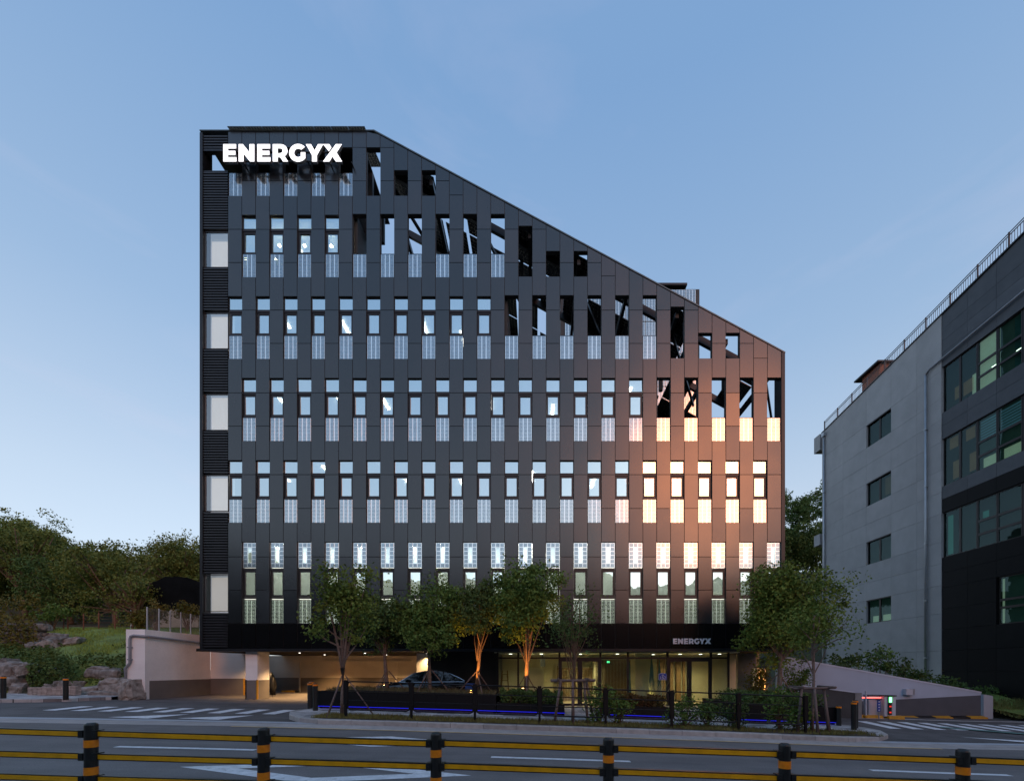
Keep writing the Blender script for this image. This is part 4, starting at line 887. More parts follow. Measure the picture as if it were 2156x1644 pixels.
# ================================================================== PLANTERS
def led_planter(name, label, X0, X1, Y0p, Y1p, h0, led=.10):
    pl = thing(name, label, 'planter', ((X0+X1)/2, Y0p, zi((X0+X1)/2, Y0p))); n = max(2, int((X1-X0)/2.0)); mbw = MB(); mbs = MB(); mbl = MB(); mt = MB()
    zt = lambda x: zr(x)+.15+h0
    for i in range(n):
        a = X0+(X1-X0)*i/n; b = X0+(X1-X0)*(i+1)/n; za, zb = zr(a)+.15, zr(b)+.15
        obj('planter_panel', MB().hexa([(a+.004,Y0p,za+led),(b-.004,Y0p,zb+led),(b-.004,Y0p+.12,zb+led),(a+.004,Y0p+.12,za+led)], [(a+.004,Y0p,zt(a)),(b-.004,Y0p,zt(b)),(b-.004,Y0p+.12,zt(b)),(a+.004,Y0p+.12,zt(a))]), M_planter, pl)
        mbl.hexa([(a,Y0p+.03,za+led-.024),(b,Y0p+.03,zb+led-.024),(b,Y0p+.10,zb+led-.024),(a,Y0p+.10,za+led-.024)], [(a,Y0p+.03,za+led-.004),(b,Y0p+.03,zb+led-.004),(b,Y0p+.10,zb+led-.004),(a,Y0p+.10,za+led-.004)])
        mt.hexa([(a,Y0p+.13,za-.1),(b,Y0p+.13,zb-.1),(b,Y1p-.1,zb-.1),(a,Y1p-.1,za-.1)], [(a,Y0p+.13,zt(a)-.05),(b,Y0p+.13,zt(b)-.05),(b,Y1p-.1,zt(b)-.05),(a,Y1p-.1,zt(a)-.05)])
    for (a, s) in ((X0, 1), (X1, -1)):
        aa, bb = sorted((a, a+s*.12)); obj('planter_side', MB().box(aa-.001*s, bb, Y0p+.121, Y1p, zr(a)-.1, zt(a)-.01), M_planter, pl)
    obj('planter_back', MB().hexa([(X0+.13,Y1p-.09,zr(X0)-.2),(X1-.13,Y1p-.09,zr(X1)-.2),(X1-.13,Y1p,zr(X1)-.2),(X0+.13,Y1p,zr(X0)-.2)],[(X0+.13,Y1p-.09,zt(X0)-.01),(X1-.13,Y1p-.09,zt(X1)-.01),(X1-.13,Y1p,zt(X1)-.01),(X0+.13,Y1p,zt(X0)-.01)]), M_planter, pl)
    obj('planter_soil', mt, M_soil, pl); obj('led_strip', mbl, M_led, pl); return zt
ztA = led_planter('led_planter', 'long black planter with blue light strip in front of the garage', -8.2, -1.52, 16.0, 18.6, .66)
ztB = led_planter('led_planter', 'low black planter with blue light strip and hedge left of the first door', -1.5, 1.05, 16.0, 18.8, .40)
ztC = led_planter('led_planter', 'black planter with blue light strip between the two entrance doors', 2.75, 5.05, 16.0, 18.8, .42)
ztD = led_planter('led_planter', 'black planter with blue light strip under the large right tree', 7.6, 11.25, 16.0, 19.6, .66)

# ================================================================== FOLIAGE
def leaf_me(name, C, size, m, aspect=.55, up=0.0):
    C = np.asarray(C, dtype=np.float64); n = len(C); s = size*(.65+.7*RNG.random((n,1)))
    u = RNG.normal(size=(n,3)); u[:,2] *= (1-up); u /= np.linalg.norm(u, axis=1)[:,None]
    w = RNG.normal(size=(n,3)); w -= (w*u).sum(1)[:,None]*u; w /= np.linalg.norm(w, axis=1)[:,None]
    V = np.stack([C-u*s, C+w*s*aspect, C+u*s, C-w*s*aspect], 1).reshape(-1,3)
    me = bpy.data.meshes.new(name); me.vertices.add(4*n); me.vertices.foreach_set('co', V.ravel())
    me.loops.add(4*n); me.loops.foreach_set('vertex_index', np.arange(4*n, dtype=np.int32)); me.polygons.add(n)
    me.polygons.foreach_set('loop_start', np.arange(0, 4*n, 4, dtype=np.int32)); me.polygons.foreach_set('loop_total', np.full(n, 4, dtype=np.int32))
    me.materials.append(m); me.update(calc_edges=True); me.validate(); return me
def blades_me(name, B, h, m, wid=.008):
    B = np.asarray(B); n = len(B); a = RNG.random(n)*6.283; hh = h*(.5+.8*RNG.random(n)); lean = RNG.normal(size=(n,2))*.35
    dx = np.stack([np.cos(a), np.sin(a), 0*a], 1)*wid
    tip = B+np.stack([lean[:,0]*hh, lean[:,1]*hh, hh], 1)
    V = np.stack([B-dx, B+dx, tip], 1).reshape(-1,3); me = bpy.data.meshes.new(name); me.vertices.add(3*n); me.vertices.foreach_set('co', V.ravel())
    me.loops.add(3*n); me.loops.foreach_set('vertex_index', np.arange(3*n, dtype=np.int32)); me.polygons.add(n)
    me.polygons.foreach_set('loop_start', np.arange(0, 3*n, 3, dtype=np.int32)); me.polygons.foreach_set('loop_total', np.full(n, 3, dtype=np.int32))
    me.materials.append(m); me.update(calc_edges=True); me.validate(); return me
def tips_in(c, r, n, lo=.35, seed=0):
    rg = np.random.default_rng(seed); d = rg.normal(size=(n,3)); d /= np.linalg.norm(d, axis=1)[:,None]
    k = rg.normal(size=(5,3)); k /= np.linalg.norm(k, axis=1)[:,None]
    lobe = .82+.24*np.sin(3.4*(d@k.T)+rg.random(5)*6).sum(1)/1.6
    u = (lo**3+(1-lo**3)*rg.random(n))**(1/3)
    return np.asarray(c)+d*np.asarray(r)*(u*lobe)[:,None]
def clusters(T, per, rad, flat=.75, seed=0):
    rg = np.random.default_rng(seed+99); out = []
    for t in T:
        k = max(3, int(per*(.5+rg.random()))); out.append(t+np.clip(rg.normal(size=(k,3)), -1.7, 1.7)*np.array([rad, rad, rad*flat])*(.45+1.0*rg.random()))
    return np.concatenate(out)
def tree(name, label, base, crown, r, tr=.07, fork=.45, ntip=70, per=45, rad=.26, leaf=.085, m=M_leafA, bark=M_bark, seed=1, stems=1, nbr=26, lo=.35, lean=0.0, group=None, extra=None):
    base = Vector(base); crown = Vector(crown); t = thing(name, label, 'tree', base, group); rg = random.Random(seed)
    top = crown+Vector((0, 0, r[2]*.55)); mbt = MB(); path = []
    for i in range(7):
        f = i/6; p = base.lerp(top, f); p += Vector((math.sin(f*5+seed)*.05, math.cos(f*4+seed)*.05, 0))*(f*1.2); p.x += lean*math.sin(f*3.1); path.append(p)
    if stems == 1: mbt.tube(path, [tr*(1.15-.95*i/6) for i in range(7)], 8)
    else:
        fk = base.lerp(crown, fork); mbt.tube([base, base.lerp(fk, .5)+Vector((.02, 0, 0)), fk], [tr*1.1, tr, tr*.95], 8)
        for k in range(stems):
            a = 6.28*k/stems+rg.random(); e = crown+Vector((math.cos(a)*r[0]*.62, math.sin(a)*r[1]*.62, r[2]*(.15+.5*rg.random())))
            md = fk.lerp(e, .45)+Vector((math.cos(a)*.02, 0, .25)); mbt.tube([fk-Vector((0,0,.1)), fk.lerp(md, .5), md, e], [tr*.6, tr*.48, tr*.36, tr*.14], 6)
    obj('trunk', mbt, bark, t, smooth=True)
    T = tips_in(crown, r, ntip, lo, seed); mbb = MB(); idx = list(range(ntip)); rg.shuffle(idx)
    for i in idx[:nbr]:
        e = Vector(T[i]); f = rg.uniform(fork, .92); s = path[0].lerp(path[-1], f) if stems > 1 else path[min(5, int(f*6))].lerp(path[min(6, int(f*6)+1)], f*6-int(f*6))
        if stems > 1: s = base.lerp(crown, max(fork, f*.9))
        if s.z > e.z: s = base.lerp(crown, fork)
        md = s.lerp(e, .5)+Vector((rg.uniform(-.1,.1), rg.uniform(-.1,.1), .1*rg.random())); mbb.tube([s, md, e], [tr*.42, tr*.27, tr*.09], 5, False)
    obj('branches', mbb, bark, t, smooth=True)
    Cn = clusters(T, per, rad, .75, seed); link('crown', leaf_me('crown', Cn, leaf, m), t)
    return t
def stakes(parent_label, c, ztop, zb, rad=.75, n=3, rot=.5, m=M_stake, r=.03, name='tree_stakes'):
    t = thing(name, parent_label, 'tree support', (c[0], c[1], zb))
    for k in range(n):
        a = rot+6.283*k/n; obj('stake', MB().tube([(c[0]+math.cos(a)*rad, c[1]+math.sin(a)*rad, zb-.05), (c[0]+math.cos(a)*.06, c[1]+math.sin(a)*.06, ztop)], [r, r*.85], 8), m, t, smooth=True)
    return t
def tb(px, Y, z): return ((px-VX)*Y/F, Y, z)
def cr(px, py, Y): return P(px, py, Y)
s_ = lambda Y: Y/F
# 1 sparse street tree at the left end of the strip
b1 = tb(721, 14.1, zi(-6.2, 14.1)); tree('street_tree', 'slender sparse street tree with bare forked stems at the left end of the grass strip', b1, cr(722, 1268, 14.1), (1.12, 1.0, 1.25), .080, .42, 92, 60, .23, .056, M_leafA, M_bark, 11, 5, 12, .35)
stakes('thin timber stakes propping the sparse left street tree', (b1[0], b1[1]+.05), 1.62+.0, b1[2], .95, 3, .4, r=.022)
# planter trees
def ptree(label, px, base_py, Y, zb, cpx, cpy, rx, rz, m, seed, tr=.075, **kw):
    b = ((px-VX)*Y/F, Y, zb); return tree('planter_tree', label, b, cr(cpx, cpy, Y), (rx, min(rx, 1.2), rz), tr, kw.pop('fork', .5), int(kw.pop('ntip', 90)*.8), int(kw.pop('per', 50)*2.3), kw.pop('rad', .23), kw.pop('leaf', .060), m, kw.pop('bark', M_bark), seed, **kw), b
_, b2 = ptree('dark leafy tree rising from the garage planter behind the sparse street tree', 815, 1465, 17.4, ztA(-6)-.05, 806, 1308, 1.25, 1.12, M_leafB, 21)
stakes('timber stakes around the slim tree in the middle of the garage planter', (b2[0], b2[1]), 1.75, b2[2], .8, 3, .2, r=.025)
_, b3 = ptree('dense dark green tree above the parked black car', 905, 1455, 17.2, ztA(-4.3)-.05, 903, 1302, 1.62, 1.36, M_leafC, 22, ntip=130, per=55)
stakes('timber stakes around the tree in front of the parked car', (b3[0], b3[1]), 1.8, b3[2], .85, 3, .1, r=.025)
_, b4 = ptree('tree with orange lit trunk and forked boughs at the end of the garage planter', 1002, 1440, 17.3, ztA(-2.4)-.05, 1010, 1275, 1.05, 1.55, M_leafB, 23, bark=M_barkd, lean=.12, ntip=80, fork=.38, nbr=16)
stakes('orange lit timber stakes at the tree beside the lobby glass', (b4[0]+.05, b4[1]), 1.7, b4[2], .9, 3, 3.0, r=.028)
_, b5 = ptree('tall full tree with glowing orange trunk in front of the left lobby window', 1108, 1452, 17.3, ztB(-.4)-.05, 1112, 1262, 1.62, 1.85, M_leafC, 24, tr=.095, bark=M_barkd, ntip=150, per=55, fork=.36, nbr=22)
stakes('timber stakes around the orange lit tree before the lobby window', (b5[0], b5[1]), 1.55, b5[2], .8, 3, .6, r=.025)
# 6 thin tree in a round timber support
b6 = tb(1206, 13.9, zi(1.2, 13.9)); tree('street_tree', 'thin straggly dark tree held by a round timber ring in front of the first door', b6, cr(1208, 1312, 13.9), (1.0, .9, 1.15), .05, .35, 70, 30, .22, .042, M_leafB, M_barkd, 31, 1, 30, .4)
def ring_support(label, c, zb, zt, R=.72):
    t = thing('tree_support', label, 'tree support', (c[0], c[1], zb)); n = 4
    obj('support_rail', MB().tube([(c[0]-R, c[1]-.12, zt), (c[0]+R, c[1]-.12, zt+.03)], .04, 8).tube([(c[0]-R, c[1]+.16, zt+.02), (c[0]+R, c[1]+.16, zt)], .04, 8), M_stake, t, smooth=True)
    obj('support_rail', MB().tube([(c[0]-.5, c[1]-.4, zt+.06), (c[0]-.45, c[1]+.4, zt+.06)], .035, 8).tube([(c[0]+.5, c[1]-.4, zt+.06), (c[0]+.45, c[1]+.4, zt+.06)], .035, 8), M_stake, t, smooth=True)
    for (dx, dy, ex) in ((-.62, -.25, -.40), (-.02, -.34, -.02), (.48, -.1, .36), (.72, .2, .45)):
        obj('support_leg', MB().tube([(c[0]+dx, c[1]+dy, zb-.05), (c[0]+ex, c[1]+dy*.5, zt)], [.045, .04], 8), M_stake, t, smooth=True)
ring_support('round timber support frame around the thin tree before the first door', (b6[0], b6[1]), b6[2], P(0,1433,13.9).z)
# 7 big tree at the right
_, b7 = ptree('large round olive green tree in the right planter beside the building corner', 1640, 1450, 17.6, ztD(10)-.05, 1652, 1278, 2.25, 2.25, M_leafA, 41, tr=.10, ntip=230, per=52, rad=.27, leaf=.060, fork=.45)
stakes('timber stakes around the large right planter tree', (b7[0], b7[1]), 1.6, b7[2], 1.0, 3, .2, r=.025)
# 8 thin street tree at the right end
b8 = tb(1709, 13.75, zi(8.85, 13.75)); tree('street_tree', 'thin young street tree in a timber support at the right end of the grass strip', b8, cr(1716, 1322, 13.75), (1.05, .8, .85), .055, .55, 46, 40, .20, .05, M_leafA, M_bark, 51, 1, 20, .3)
ring_support('timber support frame around the young tree at the right end of the strip', (b8[0], b8[1]), b8[2], P(0,1449,13.75).z, .68)

# uplights at the trees
def uplight(label, loc, target, e, col, ang=60):
    t = thing('garden_uplight', label, 'lamp', loc)
    if 'tall tree' in label: obj('lamp_stem', MB().cyl(loc[0], loc[1], loc[2]-.02, loc[2]+.46, .015, 8), M_black, t); loc = (loc[0], loc[1], loc[2]+.46)
    obj('lamp_body', MB().cyl(loc[0], loc[1], loc[2], loc[2]+.10, .05, 12, .06), M_black, t)
    obj('lamp_lens', MB().cyl(loc[0], loc[1], loc[2]+.101, loc[2]+.112, .045, 12), mat('uplight_lens', (1,.7,.3), .4, emit=(1,.5,.15), es=8), t)
    spot('uplight_beam', t, (loc[0], loc[1], loc[2]+.16), target, e, col, ang, .7, .04)
OR = (1.0, .40, .08)
uplight('small uplight at the foot of the tree beside the lobby corner', (b4[0]-.12, b4[1]-.55, b4[2]), (b4[0]+.05, b4[1], b4[2]+2.0), 380, OR)
uplight('small uplight at the foot of the tall tree before the lobby window', (b5[0]-.12, b5[1]-.45, b5[2]+.02), (b5[0], b5[1], b5[2]+2.2), 230, OR)
uplight('small uplight by the shrubs at the right end of the building', (P(1618,0,21.2).x, 21.15, ztD(10)-.1), (P(1618,0,21.6).x, 21.6, 1.6), 150, (1, .42, .07), 80)
uplight('small uplight at the shrubs under the large right tree', (b7[0]-.1, b7[1]+.5, b7[2]), (b7[0]-.2, b7[1]+.1, b7[2]+1.4), 60, (1, .5, .10), 90)
uplight('small uplight at the grasses between the two doors', (P(1373,0,17.6).x, 17.5, ztC(4.5)-.04), (P(1376,0,17.6).x, 18.0, 1.6), 40, (1, .85, .4), 70)

# shrubs and hedges
def shrub(name, label, px, Y, zb, rx, rz, m, seed, n=26, per=26, leaf=.05, cat='shrub', rad=.12, group=None):
    b = Vector(((px-VX)*Y/F, Y, zb)); t = thing(name, label, cat, b, group); T = tips_in((b.x, b.y, b.z+rz), (rx, rx*.8, rz), n, .3, seed); mbs = MB()
    for i in range(0, n, 2): mbs.tube([b, b.lerp(Vector(T[i]), .6)+Vector((0,0,.06)), Vector(T[i])], [.014, .01, .004], 5, False)
    obj('stems', mbs, M_barkd, t); link('foliage', leaf_me('foliage', clusters(T, per, rad, .9, seed), leaf, m), t)
SH = [('bushy green shrub directly right of the round timber support', 1262, 13.9, .55, .62, M_leafC), ('wide spreading shrub behind the fence post before the second lobby window', 1305, 13.8, .62, .52, M_leafA),
      ('leafy shrub beside the fence left of the second door', 1440, 13.8, .60, .55, M_leafC), ('low dark shrub growing through the fence before the second door', 1490, 13.85, .45, .45, M_leafB),
      ('broad dark shrub at the fence under the large right tree', 1548, 13.8, .60, .50, M_leafB), ('upright shrub next to the young street tree support', 1640, 13.75, .52, .68, M_leafC), ('small olive shrub at the last fence post', 1680, 13.8, .40, .50, M_leafA)]
for i, (lb, px, Y, rx, rz, m) in enumerate(SH):
    X = (px-VX)*Y/F; shrub('shrub', lb, px, Y, zi(X, Y), rx, rz, m, 60+i, 34, 24, .048)
def hedge(label, X0, X1, Y0p, Y1p, zf, h, m, n, leaf=.045, name='hedge', cat='hedge'):
    t = thing(name, label, cat, ((X0+X1)/2, (Y0p+Y1p)/2, zf((X0+X1)/2))); C = np.stack([RNG.uniform(X0, X1, n), RNG.uniform(Y0p, Y1p, n), RNG.random(n)**.7*h], 1)
    C[:,2] += np.array([zf(x) for x in C[:,0]])+.05*np.sin(C[:,0]*7)+.04*np.sin(C[:,0]*17); link('foliage', leaf_me('foliage', C, leaf, m), t)
    mbs = MB()
    for i in range(int((X1-X0)*6)):
        x = RNG.uniform(X0, X1); y = RNG.uniform(Y0p, Y1p); mbs.tube([(x, y, zf(x)-.03), (x+.05, y, zf(x)+h*.8)], [.012, .005], 4, False)
    obj('stems', mbs, M_barkd, t)
hedge('clipped dark green hedge in the low planter before the left lobby window', -1.4, 1.0, 16.15, 17.6, lambda x: ztB(x)-.05, .52, M_leafB, 5200)
hedge('reddish brown hedge in the planter between the doors', 2.85, 4.95, 16.15, 17.6, lambda x: ztC(x)-.05, .42, M_leafF, 4200)
hedge('dark leafy planting under the large right tree', 7.7, 11.1, 16.2, 18.6, lambda x: ztD(x)-.05, .48, M_leafB, 5200)
for i, (px, rz) in enumerate(((1585, .75), (1604, .95), (1668, .85), (1690, 1.0))):
    shrub('tall_shrub', ['upright shrub left of the lit wall at the building corner', 'upright shrub glowing yellow in front of the lit wall', 'upright dark shrub right of the large planter tree', 'tall dark shrub at the right end of the planter'][i], px, 18.8, ztD(10)-.05, .45, rz, M_leafG if i < 2 else M_leafC, 90+i, 40, 26, .045)
# bushy ground cover and spiky grasses
C = []
for k in range(5200):
    x = RNG.uniform(-8.05, -1.65); C.append((x, RNG.uniform(16.15, 18.3), ztA(x)-.05))
tag(link('ground_cover', blades_me('ground_cover', C, .19, mat('dry_groundcover', (.11,.10,.045), .85, var=.4, vs=3), .014)), 'low dry ground cover filling the garage planter', 'ground cover', kind='stuff')
C = []
for k in range(260):
    a = RNG.random()*6.28; r = .3*RNG.random()**.5; x = P(1375,0,17.8).x+math.cos(a)*r; C.append((x, 17.9+math.sin(a)*r, ztC(4.8)-.05))
t = thing('ornamental_grass', 'tuft of pale lit ornamental grass between the doors', 'grass', (P(1375,0,17.8).x, 17.9, ztC(4.8))); link('blades', blades_me('blades', C, 1.0, mat('pale_grass', (.40,.38,.16), .8), .012), t)
C = []
for k in range(15000):
    x = RNG.uniform(-6.95, 10.7); y = RNG.uniform(13.10, 14.15)
    d = math.sin(x*1.9)+math.sin(x*.7+2)+math.sin(y*6+x)
    if x > 1.5 and d > .6 and RNG.random() < .75: continue
    C.append((x, y, zi(x, y)+.01))
tag(link('grass', blades_me('grass', C, .10, M_grass, .010)), 'dry short grass on the roadside planting strip', 'grass', kind='stuff')

# ================================================================== LEFT HILLSIDE: rocks, fence, wood, net house
from mathutils import noise as mnoise
def rock_mesh(sx, sy, sz, seed):
    n1, n2 = 14, 22; vs = []; off = Vector((seed*3.7, seed*1.3, seed*.7))
    for i in range(n1+1):
        th = math.pi*i/n1
        for j in range(n2):
            a = 2*math.pi*j/n2; d = Vector((math.sin(th)*math.cos(a), math.sin(th)*math.sin(a), math.cos(th)))
            q = Vector([math.copysign(abs(c)**.55, c) for c in d]); k = 1+.32*mnoise.noise(d*1.1+off)+.16*mnoise.noise(d*2.6+off)+.07*mnoise.noise(d*6+off)
            vs.append((q.x*sx*k, q.y*sy*k, q.z*sz*k))
    fs = [(i*n2+j, i*n2+(j+1)%n2, (i+1)*n2+(j+1)%n2, (i+1)*n2+j) for i in range(n1) for j in range(n2)]
    me = bpy.data.meshes.new('boulder'); me.from_pydata(vs, [], [tuple(reversed(f)) for f in fs]); me.materials.append(M_rock); me.validate(); return me
rwk = thing('boulder_wall', 'rough retaining wall of weathered boulders along the foot of the left bank', 'rock wall', (-23, 20.2, .5))
RK = [(8,1410,32,40,20.6),(32,1412,30,34,20.5),(60,1412,26,24,20.4),(38,1436,38,30,20.3),(48,1453,22,26,20.1),(5,1437,22,24,20.2),(132,1420,26,22,20.9),(148,1448,34,26,20.2),(115,1450,20,20,20.2),
      (190,1458,52,24,20.0),(245,1453,42,44,20.0),(240,1466,58,20,19.8),(232,1418,66,26,21.0),(283,1454,28,46,19.3),(170,1466,30,14,19.7),(206,1420,20,20,21.2),
      (108,1362,26,26,23.6),(122,1352,40,24,24.0),(152,1352,34,16,24.3),(85,1365,34,22,23.4),(118,1340,20,14,24.6)]
for i, (px, py, w_, h_, Y) in enumerate(RK):
    p = P(px, py, Y); o = link('stone', rock_mesh(w_*Y/F*.56, .5, h_*Y/F*.56, 300+i), rwk, p); o.rotation_euler = (0, random.uniform(-.2,.2), random.uniform(-.5,.5))
rw2 = thing('stone_ruin', 'square block of old grey stone masonry overgrown with vines at the left edge', 'rock wall', P(60, 1375, 24.0))
for i in range(5):
    for j in range(4):
        p = P(12+i*18+(j%2)*7, 1372-j*17, 24.2); o = link('stone', rock_mesh(.27, .3, .23, 400+i*7+j), rw2, p)
# vines and creepers
def cover(name, label, pts, leaf, m, cat):
    return tag(link(name, leaf_me(name, pts, leaf, m)), label, cat, kind='stuff')
pts = []
for k in range(9000):
    x = RNG.uniform(-31, -18.8); y = RNG.uniform(20.2, 23.6)
    if math.sin(x*.9+1)+math.sin(y*2.1+x*.5)+.3*RNG.normal() < -.3: continue
    pts.append((x, y, bank(x, y)+.25*RNG.random()+.1*math.sin(x*3)))
cover('ivy', 'dark green creeper covering the left bank above the boulders', pts, .075, M_leafE, 'ivy')
pts = []
for k in range(2600):
    px = RNG.uniform(55, 165); py = RNG.uniform(1380, 1462)
    if (px-105)**2/52**2+(py-1418)**2/44**2 > 1: continue
    p = P(px, py, 20.15+RNG.normal()*.15); pts.append(p)
cover('ivy', 'mound of glossy ivy hanging over the boulders left of the ramp wall', pts, .065, M_leafE, 'ivy')
pts = []
for k in range(1900):
    px = RNG.uniform(-30, 78); py = RNG.uniform(1295, 1385); p = P(px, py, 23.6+RNG.normal()*.25); pts.append(p)
cover('vine', 'yellowing vines growing over the old stone block', pts, .075, M_leafG, 'vine')
C = []
for k in range(16000):
    x = RNG.uniform(-33, -18.7); y = RNG.uniform(22.4, 30); C.append((x, y, bank(x, y)-.02))
tag(link('bank_grass', blades_me('bank_grass', C, .16, mat('bank_blade', (.23,.31,.06), .85, var=.3, vs=1), .02)), 'bright lawn grass on top of the left bank', 'grass', kind='stuff')
# paver stack
ps = thing('paver_stack', 'row of stacked brown paving blocks at the edge of the left sidewalk', 'pavers', P(115, 1473, 18.9))
pvm = mesh('paver', MB().box(-.10, .10, -.06, .06, -.028, .028), M_paver)
z0 = zg(-21.5, 19.0)+.16
for i in range(10):
    for j in range(6 if i < 6 else 7):
        for k in range(2): link('paver', pvm, ps, (P(66, 0, 18.9).x+i*.212+random.uniform(-.008,.008), 18.9+k*.125, z0+.03+j*.058))
# bollards
def bollard(label, px, Y, zb, h, r=.085, tilt=0):
    x = (px-VX)*Y/F; t = thing('bollard', label, 'bollard', (x, Y, zb), 'black bollards with orange tops'); t.rotation_euler = (0, 0, 0)
    o = obj('bollard_shaft', MB().cyl(x, Y, zb-.02, zb+h-.075, r, 18), M_bpost, t, smooth=False)
    obj('orange_band', MB().cyl(x, Y, zb+h-.0745, zb+h-.015, r*1.02, 18), M_bor, t); obj('bollard_cap', MB().cyl(x, Y, zb+h-.0145, zb+h+.012, r*.99, 18, r*.7), M_bpost, t)
bollard('black bollard at the far left edge of the photo', 7, 17.3, zg(-21.6,17.3)+.14, .88)
bollard('black bollard in front of the stacked pavers', 138.5, 17.4, zg(-19.1,17.4)+.12, .86)
bollard('front bollard of the group at the left tip of the island', 664, 15.3, zi(-7.9,15.3), .95)
bollard('leftmost bollard at the left tip of the island', 652.5, 16.0, zi(-8.2,16.0), .95)
bollard('hindmost bollard behind the left tip of the island', 656, 16.6, zi(-8.25,16.6), .98)
bollard('bollard beside the right end of the black planter', 1766, 15.9, zi(11.2,15.9), .72)
bollard('front bollard at the right tip of the island', 1798, 14.75, zi(10.9,14.75), .95)
bollard('bollard hidden just behind the front one at the right tip', 1801, 15.25, zi(11.3,15.25), .98)
# rusty wire fence on the bank
wf = thing('wire_fence', 'low wire fence with rusty posts along the top of the lawn', 'fence', (-28, 28.3, 4.4))
prevp = None; mb = MB()
for px in (-60, -10, 32, 51, 70, 115, 134, 143, 176, 208, 242, 280):
    Y = 28.3; X = (px-VX)*Y/F; z = bank(X, Y); h = random.uniform(.95, 1.25)
    obj('fence_post', MB().cyl(X, Y, z-.1, z+h, .035, 8), M_rust, wf)
    if prevp:
        for f in (.25, .5, .75, .95): mb.tube([(prevp[0], Y, prevp[1]+f), ((prevp[0]+X)/2, Y, (prevp[1]+z)/2+f-.02), (X, Y, z+f)], .008, 4, False)
    prevp = (X, z)
obj('fence_wires', mb, M_rust, wf)
# net house
nh = thing('net_house', 'dark arched shade net shelter behind the mesh fence', 'shelter', P(350, 1290, 33))
prof = [(-30.6,6.0),(-30.2,7.2),(-29.2,8.2),(-27.8,8.75),(-26.2,8.7),(-24.6,8.1),(-23.2,7.2),(-22.4,6.0)]
mb = MB(); vs = []; fs = []; nu, nv = 28, 10
for j in range(nv+1):
    for i in range(nu+1):
        f = i/nu*(len(prof)-1); k = min(int(f), len(prof)-2); t_ = f-k; x = prof[k][0]*(1-t_)+prof[k+1][0]*t_; z = prof[k][1]*(1-t_)+prof[k+1][1]*t_
        y = 32+6*j/nv; z -= .22*math.sin(j*2.1)**2+.18*abs(mnoise.noise(Vector((x*.9, y*.8, 1)))); x += .12*mnoise.noise(Vector((x, y, 4))); vs.append((x, y, z))
for j in range(nv):
    for i in range(nu): q = j*(nu+1)+i; fs.append((q, q+1, q+nu+2, q+nu+1))
vs += [(-27, 32.05, 5.6)]; fs += [(i+1, i, len(vs)-1) for i in range(nu)]
obj('net_cover', mb.add(vs, fs), M_net, nh)
obj('shelter_wall', MB().box(-28.4, -25.0, 31.6, 31.9, 4.9, 6.2), mat('pale_block', (.34,.30,.25), .85), nh)
for x in (-30.3, -28.5, -24.8, -22.7): obj('shelter_post', MB().cyl(x, 31.95, 4.7, 6.4, .05, 8), M_galv, nh)
# woods
def wood(name, label, spots, leaf, per, m, seed):
    rg = np.random.default_rng(seed); P_ = []
    for (x, y, z, r, h) in spots:
        T = tips_in((x, y, z), (r, r, h), int(30+14*r), .55, int(rg.integers(1e6))); P_.append(clusters(T, per, r*.12, .8, int(rg.integers(1e6))))
    return tag(link(name, leaf_me(name, np.concatenate(P_), leaf, m)), label, 'wood', kind='stuff')
def skyline(px): return interp(px, [-400,-60,60,110,165,200,240,300,360,420,600], [1090,1085,1082,1105,1138,1132,1122,1128,1120,1118,1110])
sp = []
for k in range(90):
    px = random.uniform(-160, 480); Y = random.uniform(42, 62); r = random.uniform(2.2, 3.6); f = random.random()**.55
    ytop = skyline(px)+12; py = ytop+(1-f)*120; z = P(px, py, Y).z-r*.8; sp.append(((px-VX)*Y/F, Y, z, r, r*.85))
wood('woodland', 'dense dull green autumn wood covering the left hillside', sp, .125, 60, M_leafD, 5)
sp = []
for k in range(26):
    px = random.uniform(1600, 1760); Y = random.uniform(52, 64); r = random.uniform(2.2, 3.4); py = 995+random.random()**.8*260; z = P(px, py, Y).z-r*.8; sp.append(((px-VX)*Y/F, Y, z, r, r*.9))
wood('woodland', 'dark green wooded slope seen in the gap between the two buildings', sp, .14, 50, M_leafB, 6)
def hilltree(label, px, py, Y, rx, rz, m, seed, zb, ntip=240, per=60, leaf=.095):
    c_ = P(px, py, Y); tree('hill_tree', label, (c_.x+.4, Y, zb), c_, (rx, rx, rz), .22, .35, ntip, per, .32, leaf, m, M_barkd, seed, 4, 40, .4)
hilltree('large spreading brownish tree in the middle of the left hillside', 235, 1222, 36, 4.3, 3.2, M_leafD, 71, bank(0,36))
hilltree('tall dark domed tree at the left edge of the hillside', 45, 1165, 41, 4.6, 3.6, M_leafD, 72, bank(0,41))
hilltree('round tree in front of the wood left of the shade net', 140, 1235, 38, 3.4, 2.6, M_leafB, 73, bank(0,38))
hilltree('small tree half covering the left end of the shade net', 283, 1248, 31.5, 1.5, 1.3, M_leafD, 76, bank(0,31.5), 60, 50, .08)
hilltree('tree behind the shade net beside the office block', 375, 1190, 44, 4.2, 3.4, M_leafD, 74, bank(0,44))
